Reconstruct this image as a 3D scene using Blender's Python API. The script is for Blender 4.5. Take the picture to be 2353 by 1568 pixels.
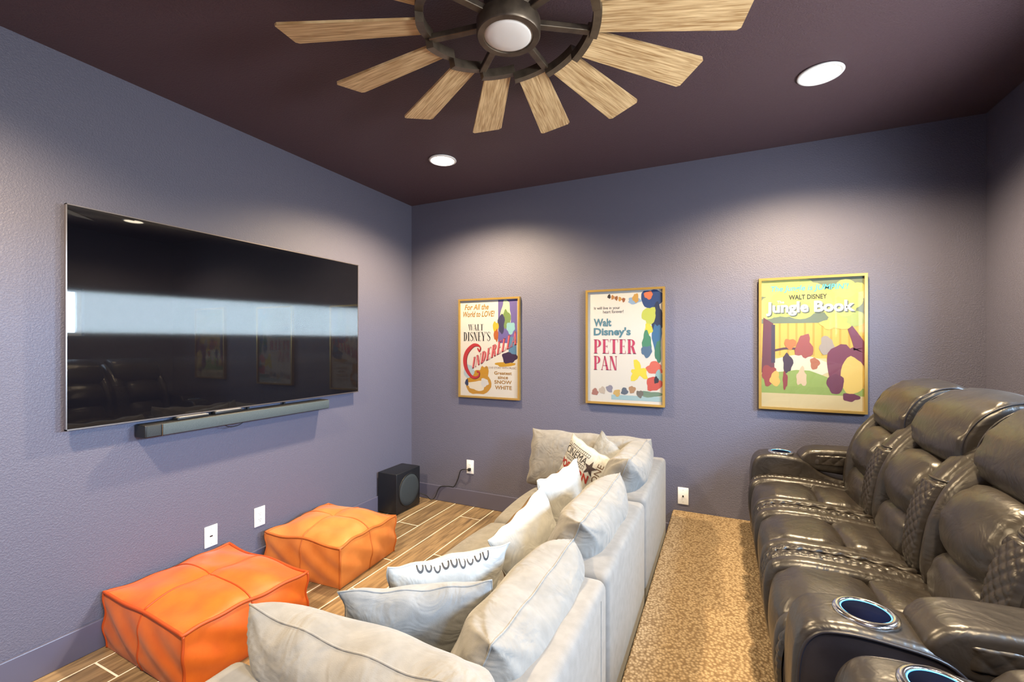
import bpy, bmesh, math, random
import numpy as np
from mathutils import Vector, Matrix

for o in list(bpy.data.objects):
    bpy.data.objects.remove(o)
scene = bpy.context.scene
COL = scene.collection
PI = math.pi

# ------------------------------------------------------------------ camera
FPX = 1027.0
cam_d = bpy.data.cameras.new('camera')
cam_d.sensor_fit = 'HORIZONTAL'
cam_d.sensor_width = 36.0
cam_d.lens = 36.0 * FPX / 2353.0
cam_d.shift_y = 4.0 / 2353.0
cam_d.clip_start = 0.05
cam = bpy.data.objects.new('camera', cam_d)
COL.objects.link(cam)
cam.location = (0, 0, 1.444)
cam.rotation_euler = (PI / 2, 0, math.radians(25.3))
scene.camera = cam

# ------------------------------------------------------------------ world, view
world = bpy.data.worlds.new('world')
scene.world = world
world.use_nodes = True
bg = world.node_tree.nodes['Background']
# overcast daylight: bright cool sky above the horizon, dull ground below it
wn, wl = world.node_tree.nodes, world.node_tree.links
wtc = wn.new('ShaderNodeTexCoord')
wsp = wn.new('ShaderNodeSeparateXYZ')
wl.new(wtc.outputs['Generated'], wsp.inputs[0])
wcr = wn.new('ShaderNodeValToRGB')
wcr.color_ramp.elements[0].position = 0.0
wcr.color_ramp.elements[0].color = (0.40, 0.42, 0.42, 1)
wcr.color_ramp.elements[1].position = 0.02
wcr.color_ramp.elements[1].color = (0.52, 0.74, 1.0, 1)
wl.new(wsp.outputs['Z'], wcr.inputs[0])
wl.new(wcr.outputs[0], bg.inputs[0])
bg.inputs[1].default_value = 140.0
scene.view_settings.view_transform = 'Standard'
scene.view_settings.look = 'None'
scene.view_settings.gamma = 1.0
scene.view_settings.use_curve_mapping = False
scene.view_settings.exposure = 0.0
try:
    scene.cycles.use_denoising = True
    scene.cycles.max_bounces = 10
    scene.cycles.diffuse_bounces = 6
    scene.cycles.sample_clamp_indirect = 6.0
    scene.cycles.caustics_reflective = False
    scene.cycles.caustics_refractive = False
except Exception:
    pass

# room numbers (metres)
XL, XR = -2.672, 1.343          # TV wall, window wall
YF, YB = -0.95, 3.425           # wall behind the camera, poster wall
H = 2.74
ZP = 0.24                       # carpeted riser
XP = -0.33                      # riser edge
WINS = [(1.84, 2.52), (0.42, 1.10), (-0.75, -0.30)]   # window openings on the right wall: y0 y1
WZ = (1.52, 2.06)                   # their sill and head
LAMP_W = 340.0                     # watts of one downlight
LAMP_COL = (1.0, 0.76, 0.46)

# portals: guide the daylight sampling through the window openings
for (a_, b_) in WINS:
    pl = bpy.data.lights.new('window_portal', 'AREA')
    pl.shape = 'RECTANGLE'
    pl.size = WZ[1] - WZ[0]
    pl.size_y = b_ - a_
    pl.cycles.is_portal = True
    po = bpy.data.objects.new('window_portal', pl)
    po.location = (XR + 0.13, (a_ + b_) / 2, (WZ[0] + WZ[1]) / 2)
    po.rotation_euler = (0, PI / 2, 0)
    COL.objects.link(po)


# ------------------------------------------------------------------ materials
def lin(r, g, b):
    f = lambda v: (v / 255 / 12.92) if v / 255 <= .04045 else ((v / 255 + .055) / 1.055) ** 2.4
    return (f(r), f(g), f(b), 1)


MATS = {}


def newmat(name):
    m = bpy.data.materials.new(name)
    m.use_nodes = True
    nt = m.node_tree
    b = nt.nodes['Principled BSDF']
    MATS[name] = m
    return m, nt, b


def node(nt, typ, **kw):
    n = nt.nodes.new(typ)
    for k, v in kw.items():
        if k.startswith('i_'):
            key = k[2:]
            key = int(key) if key.isdigit() else key.replace('_', ' ')
            n.inputs[key].default_value = v
        else:
            setattr(n, k, v)
    return n


def plain(name, col, rough=.5, metal=0, spec=.5, coat=0, emit=None, estr=1, sheen=0):
    m, nt, b = newmat(name)
    b.inputs['Base Color'].default_value = col
    b.inputs['Roughness'].default_value = rough
    b.inputs['Metallic'].default_value = metal
    b.inputs['Specular IOR Level'].default_value = spec
    b.inputs['Coat Weight'].default_value = coat
    b.inputs['Sheen Weight'].default_value = sheen
    if emit:
        b.inputs['Emission Color'].default_value = emit
        b.inputs['Emission Strength'].default_value = estr
    return m


def noisy(name, c1, c2, scale=8, detail=4, rough=.6, bump=0, bscale=None, bdist=.003, spec=.5,
          stretch=(1, 1, 1), sheen=0, coat=0, lo=.35, hi=.65, rand=0, metal=0, distort=0, crease=0, cscale=8):
    m, nt, b = newmat(name)
    tc = node(nt, 'ShaderNodeTexCoord')
    mp = node(nt, 'ShaderNodeMapping')
    mp.inputs['Scale'].default_value = stretch
    nt.links.new(tc.outputs['Object'], mp.inputs[0])
    vec = mp.outputs[0]
    oi = None
    if rand:
        oi = node(nt, 'ShaderNodeObjectInfo')
        ad = node(nt, 'ShaderNodeVectorMath', operation='MULTIPLY_ADD')
        ad.inputs[1].default_value = (37, 53, 19)
        nt.links.new(oi.outputs['Random'], ad.inputs[0])
        nt.links.new(vec, ad.inputs[2])
        vec = ad.outputs[0]
    nz = node(nt, 'ShaderNodeTexNoise')
    nz.inputs['Scale'].default_value = scale
    nz.inputs['Detail'].default_value = detail
    nz.inputs['Distortion'].default_value = distort
    nt.links.new(vec, nz.inputs['Vector'])
    cr = node(nt, 'ShaderNodeValToRGB')
    cr.color_ramp.elements[0].position = lo
    cr.color_ramp.elements[1].position = hi
    cr.color_ramp.elements[0].color = c1
    cr.color_ramp.elements[1].color = c2
    nt.links.new(nz.outputs['Fac'], cr.inputs[0])
    col = cr.outputs[0]
    if rand:
        hs = node(nt, 'ShaderNodeHueSaturation')
        mr = node(nt, 'ShaderNodeMapRange')
        mr.inputs['To Min'].default_value = 1 - rand
        mr.inputs['To Max'].default_value = 1 + rand
        nt.links.new(oi.outputs['Random'], mr.inputs[0])
        nt.links.new(mr.outputs[0], hs.inputs['Value'])
        nt.links.new(col, hs.inputs['Color'])
        col = hs.outputs[0]
    nt.links.new(col, b.inputs['Base Color'])
    b.inputs['Roughness'].default_value = rough
    b.inputs['Metallic'].default_value = metal
    b.inputs['Specular IOR Level'].default_value = spec
    b.inputs['Sheen Weight'].default_value = sheen
    b.inputs['Coat Weight'].default_value = coat
    if bump:
        n2 = node(nt, 'ShaderNodeTexNoise')
        n2.inputs['Scale'].default_value = bscale or scale * 6
        n2.inputs['Detail'].default_value = 3
        nt.links.new(vec, n2.inputs['Vector'])
        bp = node(nt, 'ShaderNodeBump')
        bp.inputs['Strength'].default_value = bump
        bp.inputs['Distance'].default_value = bdist
        nt.links.new(n2.outputs['Fac'], bp.inputs['Height'])
        if crease:
            n3 = node(nt, 'ShaderNodeTexNoise')
            n3.inputs['Scale'].default_value = cscale
            n3.inputs['Detail'].default_value = 2
            n3.inputs['Distortion'].default_value = 2.2
            nt.links.new(vec, n3.inputs['Vector'])
            b3 = node(nt, 'ShaderNodeBump')
            b3.inputs['Strength'].default_value = crease
            b3.inputs['Distance'].default_value = .02
            nt.links.new(n3.outputs['Fac'], b3.inputs['Height'])
            nt.links.new(b3.outputs[0], bp.inputs['Normal'])
        nt.links.new(bp.outputs[0], b.inputs['Normal'])
    return m


def wall_mat(name, c):
    m, nt, b = newmat(name)
    tc = node(nt, 'ShaderNodeTexCoord')
    n1 = node(nt, 'ShaderNodeTexNoise')
    n1.inputs['Scale'].default_value = 130
    n1.inputs['Detail'].default_value = 2.5
    n1.inputs['Distortion'].default_value = .6
    nt.links.new(tc.outputs['Object'], n1.inputs['Vector'])
    cr = node(nt, 'ShaderNodeValToRGB')
    cr.color_ramp.elements[0].position = .42
    cr.color_ramp.elements[1].position = .62
    nt.links.new(n1.outputs['Fac'], cr.inputs[0])
    bp = node(nt, 'ShaderNodeBump')
    bp.inputs['Strength'].default_value = .40
    bp.inputs['Distance'].default_value = .0022
    nt.links.new(cr.outputs[0], bp.inputs['Height'])
    nt.links.new(bp.outputs[0], b.inputs['Normal'])
    b.inputs['Base Color'].default_value = c
    b.inputs['Roughness'].default_value = .48
    b.inputs['Specular IOR Level'].default_value = .4
    return m


wall_mat('wall_paint', lin(93, 93, 111))
wall_mat('ceiling_paint', lin(80, 63, 70))
plain('trim_paint', lin(86, 86, 108), .32)
plain('white_plastic', lin(232, 234, 236), .35)
plain('slot_dark', (.01, .01, .012, 1), .5)
plain('white_frame', lin(225, 225, 222), .4)
plain('grout', lin(232, 224, 212), .85)
noisy('floor_wood', lin(92, 76, 58), lin(152, 130, 100), scale=5, detail=7, rough=.38, stretch=(9, .8, 1), rand=.16,
      bump=.15, bscale=30, lo=.3, hi=.72, distort=.8)
noisy('blade_wood', lin(150, 116, 74), lin(216, 188, 144), scale=6, detail=8, rough=.55, stretch=(1.2, 22, 1), rand=.07,
      bump=.3, bscale=14, lo=.32, hi=.66, distort=.6)
noisy('bronze', lin(74, 64, 55), lin(100, 88, 75), scale=20, rough=.38, metal=.6, rand=0)
noisy('sofa_fabric', lin(110, 108, 106), lin(119, 117, 115), scale=30, rough=.9, bump=.35, bscale=420, bdist=.0012, sheen=.15, spec=.2)
noisy('cushion_fabric', lin(112, 110, 107), lin(122, 120, 117), scale=24, crease=.5, cscale=7, rough=.9, bump=.35, bscale=420, bdist=.0012, sheen=.15, spec=.2)
noisy('pillow_grey', lin(116, 118, 120), lin(126, 128, 130), scale=30, crease=.4, cscale=9, rough=.9, bump=.35, bscale=420, bdist=.0012, sheen=.15, spec=.2)
noisy('pillow_white', lin(150, 151, 150), lin(159, 160, 159), scale=30, crease=.35, cscale=9, rough=.85, bump=.3, bscale=500, bdist=.001, sheen=.1, spec=.2)
noisy('pillow_brown', lin(60, 44, 38), lin(110, 88, 62), scale=14, rough=.85, bump=.3, bscale=300, bdist=.001, spec=.2)
noisy('pouf_orange', lin(186, 82, 8), lin(203, 98, 15), scale=7, rough=.5, bump=.25, bscale=60, bdist=.002, sheen=.1)
noisy('pouf_amber', lin(186, 104, 40), lin(204, 124, 56), scale=7, rough=.5, bump=.25, bscale=60, bdist=.002, sheen=.1)
plain('pouf_piping', lin(168, 66, 14), .55)
plain('pouf_piping_amber', lin(172, 92, 36), .55)
noisy('leather', lin(33, 29, 27), lin(43, 38, 34), scale=12, crease=.16, cscale=11, rough=.34, bump=.25, bscale=38, bdist=.004, spec=.65)
noisy('leather_side', lin(26, 24, 30), lin(34, 32, 38), scale=12, rough=.38, bump=.2, bscale=60, bdist=.002, spec=.5)
plain('thread', lin(120, 104, 84), .6)
plain('chrome', (.82, .84, .86, 1), .12, metal=1)
plain('cup_inside', (.002, .003, .012, 1), .7, spec=.02)
plain('blue_led', (.1, .5, 1, 1), .4, emit=(.06, .40, 1, 1), estr=.45)
plain('gold_frame', lin(206, 170, 96), .3, metal=.75)
plain('black_plastic', lin(22, 24, 28), .45)
noisy('speaker_cloth', lin(34, 42, 48), lin(46, 54, 60), scale=300, rough=.85, bump=.3, bscale=600, bdist=.001)
noisy('soundbar_cloth', lin(58, 70, 76), lin(70, 82, 88), scale=300, rough=.75, bump=.3, bscale=600, bdist=.001)
plain('black_satin', lin(16, 19, 26), .42)
plain('tv_edge', lin(150, 140, 136), .3, metal=.9)
plain('tv_back', (.01, .01, .011, 1), .5)
plain('remote_grey', lin(150, 150, 150), .35)
plain('lens_off', lin(214, 212, 212), .5)
plain('lens_on', (1, .9, .75, 1), .5, emit=(1, .86, .64, 1), estr=34)
plain('paper', lin(184, 181, 176), .6)


def glass_mat(name, rough=.01, tint=(1, 1, 1, 1)):
    m, nt, b = newmat(name)
    nt.nodes.remove(b)
    out = nt.nodes['Material Output']
    tr = node(nt, 'ShaderNodeBsdfTransparent')
    tr.inputs[0].default_value = tint
    gl = node(nt, 'ShaderNodeBsdfGlossy')
    gl.inputs['Roughness'].default_value = rough
    lw = node(nt, 'ShaderNodeLayerWeight')
    lw.inputs['Blend'].default_value = .5
    pw = node(nt, 'ShaderNodeMath', operation='POWER')
    pw.inputs[1].default_value = 4.0
    nt.links.new(lw.outputs['Facing'], pw.inputs[0])
    fr = node(nt, 'ShaderNodeMath', operation='MULTIPLY_ADD')
    fr.inputs[1].default_value = .9
    fr.inputs[2].default_value = .035
    nt.links.new(pw.outputs[0], fr.inputs[0])
    mx = node(nt, 'ShaderNodeMixShader')
    nt.links.new(fr.outputs[0], mx.inputs[0])
    nt.links.new(tr.outputs[0], mx.inputs[1])
    nt.links.new(gl.outputs[0], mx.inputs[2])
    nt.links.new(mx.outputs[0], out.inputs[0])
    return m


glass_mat('picture_glass', .02)
glass_mat('window_glass', .0)


def carpet_mat():
    m, nt, b = newmat('carpet')
    tc = node(nt, 'ShaderNodeTexCoord')
    vo = node(nt, 'ShaderNodeTexVoronoi')
    vo.inputs['Scale'].default_value = 86
    nt.links.new(tc.outputs['Object'], vo.inputs['Vector'])
    nz = node(nt, 'ShaderNodeTexNoise')
    nz.inputs['Scale'].default_value = 60
    nz.inputs['Detail'].default_value = 4
    nt.links.new(tc.outputs['Object'], nz.inputs['Vector'])
    ad = node(nt, 'ShaderNodeMath', operation='MULTIPLY_ADD')
    ad.inputs[1].default_value = .35
    nt.links.new(nz.outputs['Fac'], ad.inputs[0])
    nt.links.new(vo.outputs['Distance'], ad.inputs[2])
    cr = node(nt, 'ShaderNodeValToRGB')
    cr.color_ramp.elements[0].position = .28
    cr.color_ramp.elements[1].position = .9
    cr.color_ramp.elements[0].color = lin(172, 152, 122)
    cr.color_ramp.elements[1].color = lin(118, 98, 74)
    nt.links.new(ad.outputs[0], cr.inputs[0])
    nt.links.new(cr.outputs[0], b.inputs['Base Color'])
    b.inputs['Roughness'].default_value = .95
    b.inputs['Specular IOR Level'].default_value = .1
    bp = node(nt, 'ShaderNodeBump', invert=True)
    bp.inputs['Strength'].default_value = .9
    bp.inputs['Distance'].default_value = .006
    nt.links.new(ad.outputs[0], bp.inputs['Height'])
    nt.links.new(bp.outputs[0], b.inputs['Normal'])


carpet_mat()


def screen_mat():
    m, nt, b = newmat('tv_screen')
    nt.nodes.remove(b)
    out = nt.nodes['Material Output']
    df = node(nt, 'ShaderNodeBsdfDiffuse')
    df.inputs[0].default_value = (.0015, .0018, .004, 1)
    g1 = node(nt, 'ShaderNodeBsdfAnisotropic') if hasattr(bpy.types, 'ShaderNodeBsdfAnisotropic') else node(nt, 'ShaderNodeBsdfGlossy')
    g1.inputs['Roughness'].default_value = .32
    g1.inputs['Anisotropy'].default_value = .97
    g1.inputs["Rotation"].default_value = .25
    g1.inputs[0].default_value = (1, .9, .78, 1)
    tg = node(nt, 'ShaderNodeTangent', direction_type='UV_MAP')
    nt.links.new(tg.outputs[0], g1.inputs['Tangent'])
    g2 = node(nt, 'ShaderNodeBsdfGlossy')
    g2.inputs['Roughness'].default_value = .015
    m1 = node(nt, 'ShaderNodeMixShader')
    m1.inputs[0].default_value = .075
    m2 = node(nt, 'ShaderNodeMixShader')
    m2.inputs[0].default_value = .035
    nt.links.new(df.outputs[0], m1.inputs[1])
    nt.links.new(g1.outputs[0], m1.inputs[2])
    nt.links.new(m1.outputs[0], m2.inputs[1])
    nt.links.new(g2.outputs[0], m2.inputs[2])
    nt.links.new(m2.outputs[0], out.inputs[0])


screen_mat()
PRINT = {}


def ink(r, g, b):
    k = (r, g, b)
    if k not in PRINT:
        PRINT[k] = plain('ink_%d_%d_%d' % k, tuple(v * .58 for v in lin(r, g, b)[:3]) + (1,), .6)
    return PRINT[k]


# ------------------------------------------------------------------ object helpers
def mobj(name, V, F, mat, parent=None, smooth=False, sharp=None):
    """V in world coordinates (or relative coordinates if parent is None and already local)."""
    V = np.asarray(V, float).reshape(-1, 3)
    if parent is not None:
        r = parent
        while r.parent is not None:
            r = r.parent
        off = np.array(r.location)
    else:
        off = np.zeros(3)
    me = bpy.data.meshes.new(name)
    me.from_pydata([tuple(v) for v in (V - off)], [], [tuple(int(i) for i in f) for f in F])
    me.validate()
    m = mat if not isinstance(mat, str) else MATS[mat]
    me.materials.append(m)
    if smooth:
        for p in me.polygons:
            p.use_smooth = True
        if sharp:
            me.set_sharp_from_angle(angle=math.radians(sharp))
    o = bpy.data.objects.new(name, me)
    COL.objects.link(o)
    if parent is not None:
        o.parent = parent
    return o


def tag(o, label=None, cat=None, group=None, kind=None):
    if label:
        o['label'] = label
    if cat:
        o['category'] = cat
    if group:
        o['group'] = group
    if kind:
        o['kind'] = kind
    return o


def thing(name, loc, label, cat, group=None):
    o = bpy.data.objects.new(name, None)
    o.empty_display_size = .1
    o.location = loc
    COL.objects.link(o)
    bpy.context.view_layer.update()
    return tag(o, label, cat, group)


def single(name, V, F, mat, label=None, cat=None, group=None, kind=None, smooth=False, sharp=None):
    """One-mesh thing, origin at its base centre."""
    V = np.asarray(V, float).reshape(-1, 3)
    lo, hi = V.min(0), V.max(0)
    org = np.array([(lo[0] + hi[0]) / 2, (lo[1] + hi[1]) / 2, lo[2]])
    o = mobj(name, V - org, F, mat, None, smooth, sharp)
    o.location = org
    return tag(o, label, cat, group, kind)


def join(*parts):
    V, F, n = [], [], 0
    for v, f in parts:
        v = np.asarray(v, float).reshape(-1, 3)
        V.append(v)
        F += [tuple(i + n for i in q) for q in f]
        n += len(v)
    return np.vstack(V), F


def box(x0, x1, y0, y1, z0, z1):
    V = [(x0, y0, z0), (x1, y0, z0), (x1, y1, z0), (x0, y1, z0), (x0, y0, z1), (x1, y0, z1), (x1, y1, z1), (x0, y1, z1)]
    F = [(0, 3, 2, 1), (4, 5, 6, 7), (0, 1, 5, 4), (1, 2, 6, 5), (2, 3, 7, 6), (3, 0, 4, 7)]
    return np.array(V, float), F


def rbox(x0, x1, y0, y1, z0, z1, r=.01, seg=3):
    bm = bmesh.new()
    bmesh.ops.create_cube(bm, size=1)
    for v in bm.verts:
        v.co = Vector(((x0 + x1) / 2 + v.co.x * (x1 - x0), (y0 + y1) / 2 + v.co.y * (y1 - y0), (z0 + z1) / 2 + v.co.z * (z1 - z0)))
    bmesh.ops.bevel(bm, geom=bm.edges[:] + bm.verts[:], offset=r, segments=seg, profile=.5, affect='EDGES')
    bm.verts.index_update()
    V = np.array([v.co[:] for v in bm.verts])
    F = [tuple(v.index for v in f.verts) for f in bm.faces]
    bm.free()
    return V, F


def tube(pts, r, n=8, closed=False, caps=True):
    pts = [Vector(p) for p in pts]
    N = len(pts)
    V, F = [], []
    up = Vector((0, 0, 1))
    prev = None
    for i, p in enumerate(pts):
        if closed:
            d = pts[(i + 1) % N] - pts[i - 1]
        else:
            d = pts[min(i + 1, N - 1)] - pts[max(i - 1, 0)]
        d.normalize()
        if prev is None:
            a = d.cross(up)
            if a.length < .1:
                a = d.cross(Vector((1, 0, 0)))
            a.normalize()
        else:
            a = (prev - d * prev.dot(d)).normalized()
        prev = a
        b = d.cross(a)
        rr = r[i] if isinstance(r, (list, tuple)) else r
        for k in range(n):
            t = 2 * PI * k / n
            V.append(p + a * math.cos(t) * rr + b * math.sin(t) * rr)
    m = N if closed else N - 1
    for i in range(m):
        for k in range(n):
            a0, a1 = i * n + k, i * n + (k + 1) % n
            b0, b1 = ((i + 1) % N) * n + k, ((i + 1) % N) * n + (k + 1) % n
            F.append((a0, a1, b1, b0))
    if caps and not closed:
        F.append(tuple(range(n))[::-1])
        F.append(tuple((N - 1) * n + k for k in range(n)))
    return np.array([v[:] for v in V]), F


def lathe(prof, c=(0, 0, 0), n=40, axis='z', closed=False):
    """prof: list of (r, h)."""
    V, F = [], []
    for r, h in prof:
        for k in range(n):
            t = 2 * PI * k / n
            if axis == 'z':
                V.append((c[0] + r * math.cos(t), c[1] + r * math.sin(t), c[2] + h))
            elif axis == 'x':
                V.append((c[0] + h, c[1] + r * math.cos(t), c[2] + r * math.sin(t)))
            else:
                V.append((c[0] + r * math.cos(t), c[1] + h, c[2] - r * math.sin(t)))
    m = len(prof)
    for i in range(m if closed else m - 1):
        for k in range(n):
            j = (i + 1) % m
            F.append((i * n + k, i * n + (k + 1) % n, j * n + (k + 1) % n, j * n + k))
    if not closed:
        if prof[0][0] > 1e-6:
            F.append(tuple(range(n))[::-1])
        if prof[-1][0] > 1e-6:
            F.append(tuple((m - 1) * n + k for k in range(n)))
    return np.array(V), F


def grid_faces(nu, nv, off=0, flip=False):
    F = []
    for i in range(nu - 1):
        for j in range(nv - 1):
            q = (off + i * nv + j, off + (i + 1) * nv + j, off + (i + 1) * nv + j + 1, off + i * nv + j + 1)
            F.append(q[::-1] if flip else q)
    return F


def spline(pts, n):
    """Catmull-Rom through 2-D/3-D points, n samples."""
    P = np.array(pts, float)
    P = np.vstack([2 * P[0] - P[1], P, 2 * P[-1] - P[-2]])
    out = []
    m = len(P) - 3
    for s in np.linspace(0, m - 1e-6, n):
        i = int(s)
        t = s - i
        p0, p1, p2, p3 = P[i:i + 4]
        out.append(.5 * ((2 * p1) + (-p0 + p2) * t + (2 * p0 - 5 * p1 + 4 * p2 - p3) * t * t + (-p0 + 3 * p1 - 3 * p2 + p3) * t ** 3))
    return np.array(out)


def closed_spline(pts, n):
    P = np.array(pts, float)
    m = len(P)
    out = []
    for s in np.linspace(0, m, n, endpoint=False):
        i = int(s)
        t = s - i
        p0, p1, p2, p3 = P[(i - 1) % m], P[i % m], P[(i + 1) % m], P[(i + 2) % m]
        out.append(.5 * ((2 * p1) + (-p0 + p2) * t + (2 * p0 - 5 * p1 + 4 * p2 - p3) * t * t + (-p0 + 3 * p1 - 3 * p2 + p3) * t ** 3))
    return np.array(out)


def soft_extrude(prof, y0, y1, r=.03, npf=56, ny=26, bulge=0., pucker=0., smooth=True, seed=0, sharp_prof=False):
    """Upholstered slab: closed (x,z) outline swept along y with rounded, puckered ends."""
    rs = np.random.RandomState(seed)
    if sharp_prof:
        P = np.array(prof, float)
    else:
        P = closed_spline(prof, npf)
    n = len(P)
    T = np.roll(P, -1, 0) - np.roll(P, 1, 0)
    T /= np.linalg.norm(T, axis=1)[:, None] + 1e-9
    N = np.stack([T[:, 1], -T[:, 0]], 1)
    area = .5 * np.sum(P[:, 0] * np.roll(P[:, 1], -1) - np.roll(P[:, 0], -1) * P[:, 1])
    if area < 0:
        N = -N
    W = y1 - y0
    s = np.concatenate([np.linspace(0, 1, 8) ** 1.5 * r, np.linspace(r, W - r, ny)[1:-1], W - (np.linspace(0, 1, 8) ** 1.5 * r)[::-1]])
    V = []
    ph = rs.rand(6) * 6.28
    idx = np.arange(n)
    for yy in s:
        d = min(yy, W - yy)
        k = max(0, 1 - d / r)
        ins = r * (1 - math.sqrt(max(0, 1 - k * k)))
        e = 1 - (2 * yy / W - 1) ** 2
        off = -ins + bulge * (e - .5)
        w = pucker * math.exp(-d / (W * .16)) * (np.sin(idx * 2 * PI * 9 / n + ph[0]) + .6 * np.sin(idx * 2 * PI * 15 / n + ph[1] + (3 if yy > W / 2 else 0)))
        w = w + pucker * .35 * np.sin(idx * 2 * PI * 4 / n + yy / W * 5 + ph[2])
        Q = P + N * (off + w * (1 - k))[:, None]
        V += [(q[0], y0 + yy, q[1]) for q in Q]
    ns = len(s)
    F = []
    for i in range(ns - 1):
        for j in range(n):
            a, b2 = i * n + j, i * n + (j + 1) % n
            F.append((a, b2, b2 + n, a + n))
    F.append(tuple(range(n))[::-1])
    F.append(tuple((ns - 1) * n + j for j in range(n)))
    if area > 0:
        F = [f[::-1] for f in F]
    return np.array(V), F


def quilt(curve, y0, y1, cell=.03, amp=.004, lift=.002, round_y=0., res=6, flip=False):
    """Diamond-quilted strip: curve = (x,z) points in order, swept between y0 and y1."""
    C = np.array(curve, float)
    L = np.concatenate([[0], np.cumsum(np.linalg.norm(np.diff(C, axis=0), axis=1))])
    nu = max(8, int(L[-1] / cell * res))
    nv = max(6, int((y1 - y0) / cell * res))
    us = np.linspace(0, L[-1], nu)
    X = np.interp(us, L, C[:, 0])
    Z = np.interp(us, L, C[:, 1])
    tx, tz = np.gradient(X), np.gradient(Z)
    nl = np.sqrt(tx ** 2 + tz ** 2) + 1e-9
    nx, nz = -tz / nl, tx / nl
    if flip:
        nx, nz = -nx, -nz
    vs = np.linspace(0, 1, nv)
    V = []
    for i in range(nu):
        y = y0 + vs * (y1 - y0)
        a = (us[i] + (y - y0)) / cell
        b = (us[i] - (y - y0)) / cell
        hgt = np.abs(np.sin(PI * a / 1.41) * np.sin(PI * b / 1.41)) ** .3
        eu = min(1, us[i] / .012, (L[-1] - us[i]) / .012)
        ev = np.minimum(1, np.minimum(vs, 1 - vs) * (y1 - y0) / .008)
        e = np.sqrt(np.clip(eu * ev, 0, 1))
        d = (lift + amp * hgt) * e - .004 * (1 - e) - round_y * (2 * vs - 1) ** 2
        V += [(X[i] + nx[i] * d[k], y[k], Z[i] + nz[i] * d[k]) for k in range(nv)]
    return np.array(V), grid_faces(nu, nv, flip=not flip)


class Pillow:
    def __init__(s, w, h, t, ear=.07, a=2.4, b=.55, seed=0, wr=.006, n=30, sag=0.):
        s.w, s.h, s.t, s.ear, s.a, s.b, s.n, s.wr, s.sag = w, h, t, ear, a, b, n, wr, sag
        rs = np.random.RandomState(seed)
        s.ph = rs.rand(16) * 6.28

    def loc(s, u, v, side):
        u, v = np.asarray(u, float), np.asarray(v, float)
        x = s.w / 2 * u * (1 - s.ear * (1 - v ** 2) * np.abs(u) ** 2)
        y = s.h / 2 * v * (1 - s.ear * (1 - u ** 2) * np.abs(v) ** 2)
        pr = np.clip((1 - np.abs(u) ** s.a) * (1 - np.abs(v) ** s.a), 0, 1) ** s.b
        z = s.t / 2 * pr
        wv = 0
        k = 0
        for cu in (-1, 1):
            for cv in (-1, 1):
                du, dv = u - cu, v - cv
                rr = np.sqrt(du ** 2 + dv ** 2)
                th = np.arctan2(dv, du)
                wv = wv + np.exp(-rr / .45) * np.sin(9 * th + s.ph[k] + side * 1.3)
                k += 1
        wv = wv + .8 * np.sin(3.1 * u + 2.2 * v + s.ph[5]) * np.sin(2.4 * v - 1.7 * u + s.ph[6] + side)
        wv = wv + .45 * np.sin(7 * u - 3 * v + s.ph[7]) * np.sin(5 * v + s.ph[8])
        z = z + s.wr * wv * np.minimum(1, pr * 2.2)
        y = y - s.sag * (1 - u ** 2) * np.clip((v + 1) / 2, 0, 1)
        y = y + s.wr * .8 * np.sin(11 * u + s.ph[9]) * (np.abs(v) ** 6)
        x = x + s.wr * .8 * np.sin(10 * v + s.ph[10]) * (np.abs(u) ** 6)
        return x, y, z * side

    def place(s, c, wdir, nrm, roll=0.):
        N = Vector(nrm).normalized()
        W = Vector(wdir)
        W = (W - N * W.dot(N)).normalized()
        U = N.cross(W)
        cr, sr = math.cos(roll), math.sin(roll)
        s.W = W * cr + U * sr
        s.U = U * cr - W * sr
        s.N = N
        s.c = Vector(c)
        return s

    def world(s, x, y, z):
        x, y, z = np.ravel(x), np.ravel(y), np.ravel(z)
        return np.array(s.c)[None] + x[:, None] * np.array(s.W) + y[:, None] * np.array(s.U) + z[:, None] * np.array(s.N)

    def mesh(s, side):
        n = s.n
        g = np.sin(np.linspace(-1, 1, n) * PI / 2)
        U, V = np.meshgrid(g, g, indexing='ij')
        return s.world(*s.loc(U, V, side)), grid_faces(n, n, flip=side < 0)

    def outline(s):
        k = np.linspace(-1, 1, 24)[:-1]
        o = np.ones_like(k)
        u = np.concatenate([k, o, -k, -o])
        v = np.concatenate([-o, k, o, -k])
        return s.world(*s.loc(u, v, 1))

    def on(s, x, y, lift=.0012, side=1):
        """print coords x,y in [-1,1] -> world on front face"""
        a, b, z = s.loc(x, y, side)
        return s.world(a, b, z + lift * side)


def pillow_thing(name, P, front, back, pipe, label, cat, group, pr=.003):
    ol = P.outline()
    mid = P.world([0], [0], [0])[0]
    allv = np.vstack([P.mesh(1)[0], P.mesh(-1)[0]])
    root = thing(name, (mid[0], mid[1], allv[:, 2].min()), label, cat, group)
    if front == back:
        V, F = join(P.mesh(1), P.mesh(-1))
        bm = bmesh.new()
        vs = [bm.verts.new(v) for v in V]
        for f in F:
            bm.faces.new([vs[i] for i in f])
        bmesh.ops.remove_doubles(bm, verts=bm.verts[:], dist=1e-5)
        bm.verts.index_update()
        V = np.array([v.co[:] for v in bm.verts])
        F = [tuple(v.index for v in f.verts) for f in bm.faces]
        bm.free()
        mobj('cover', V, F, front, root, True)
    else:
        mobj('front_cover', *P.mesh(1), front, root, True)
        mobj('back_cover', *P.mesh(-1), back, root, True)
    mobj('piping', *tube(ol, pr, 6, closed=True), pipe, root, True)
    return root


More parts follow.
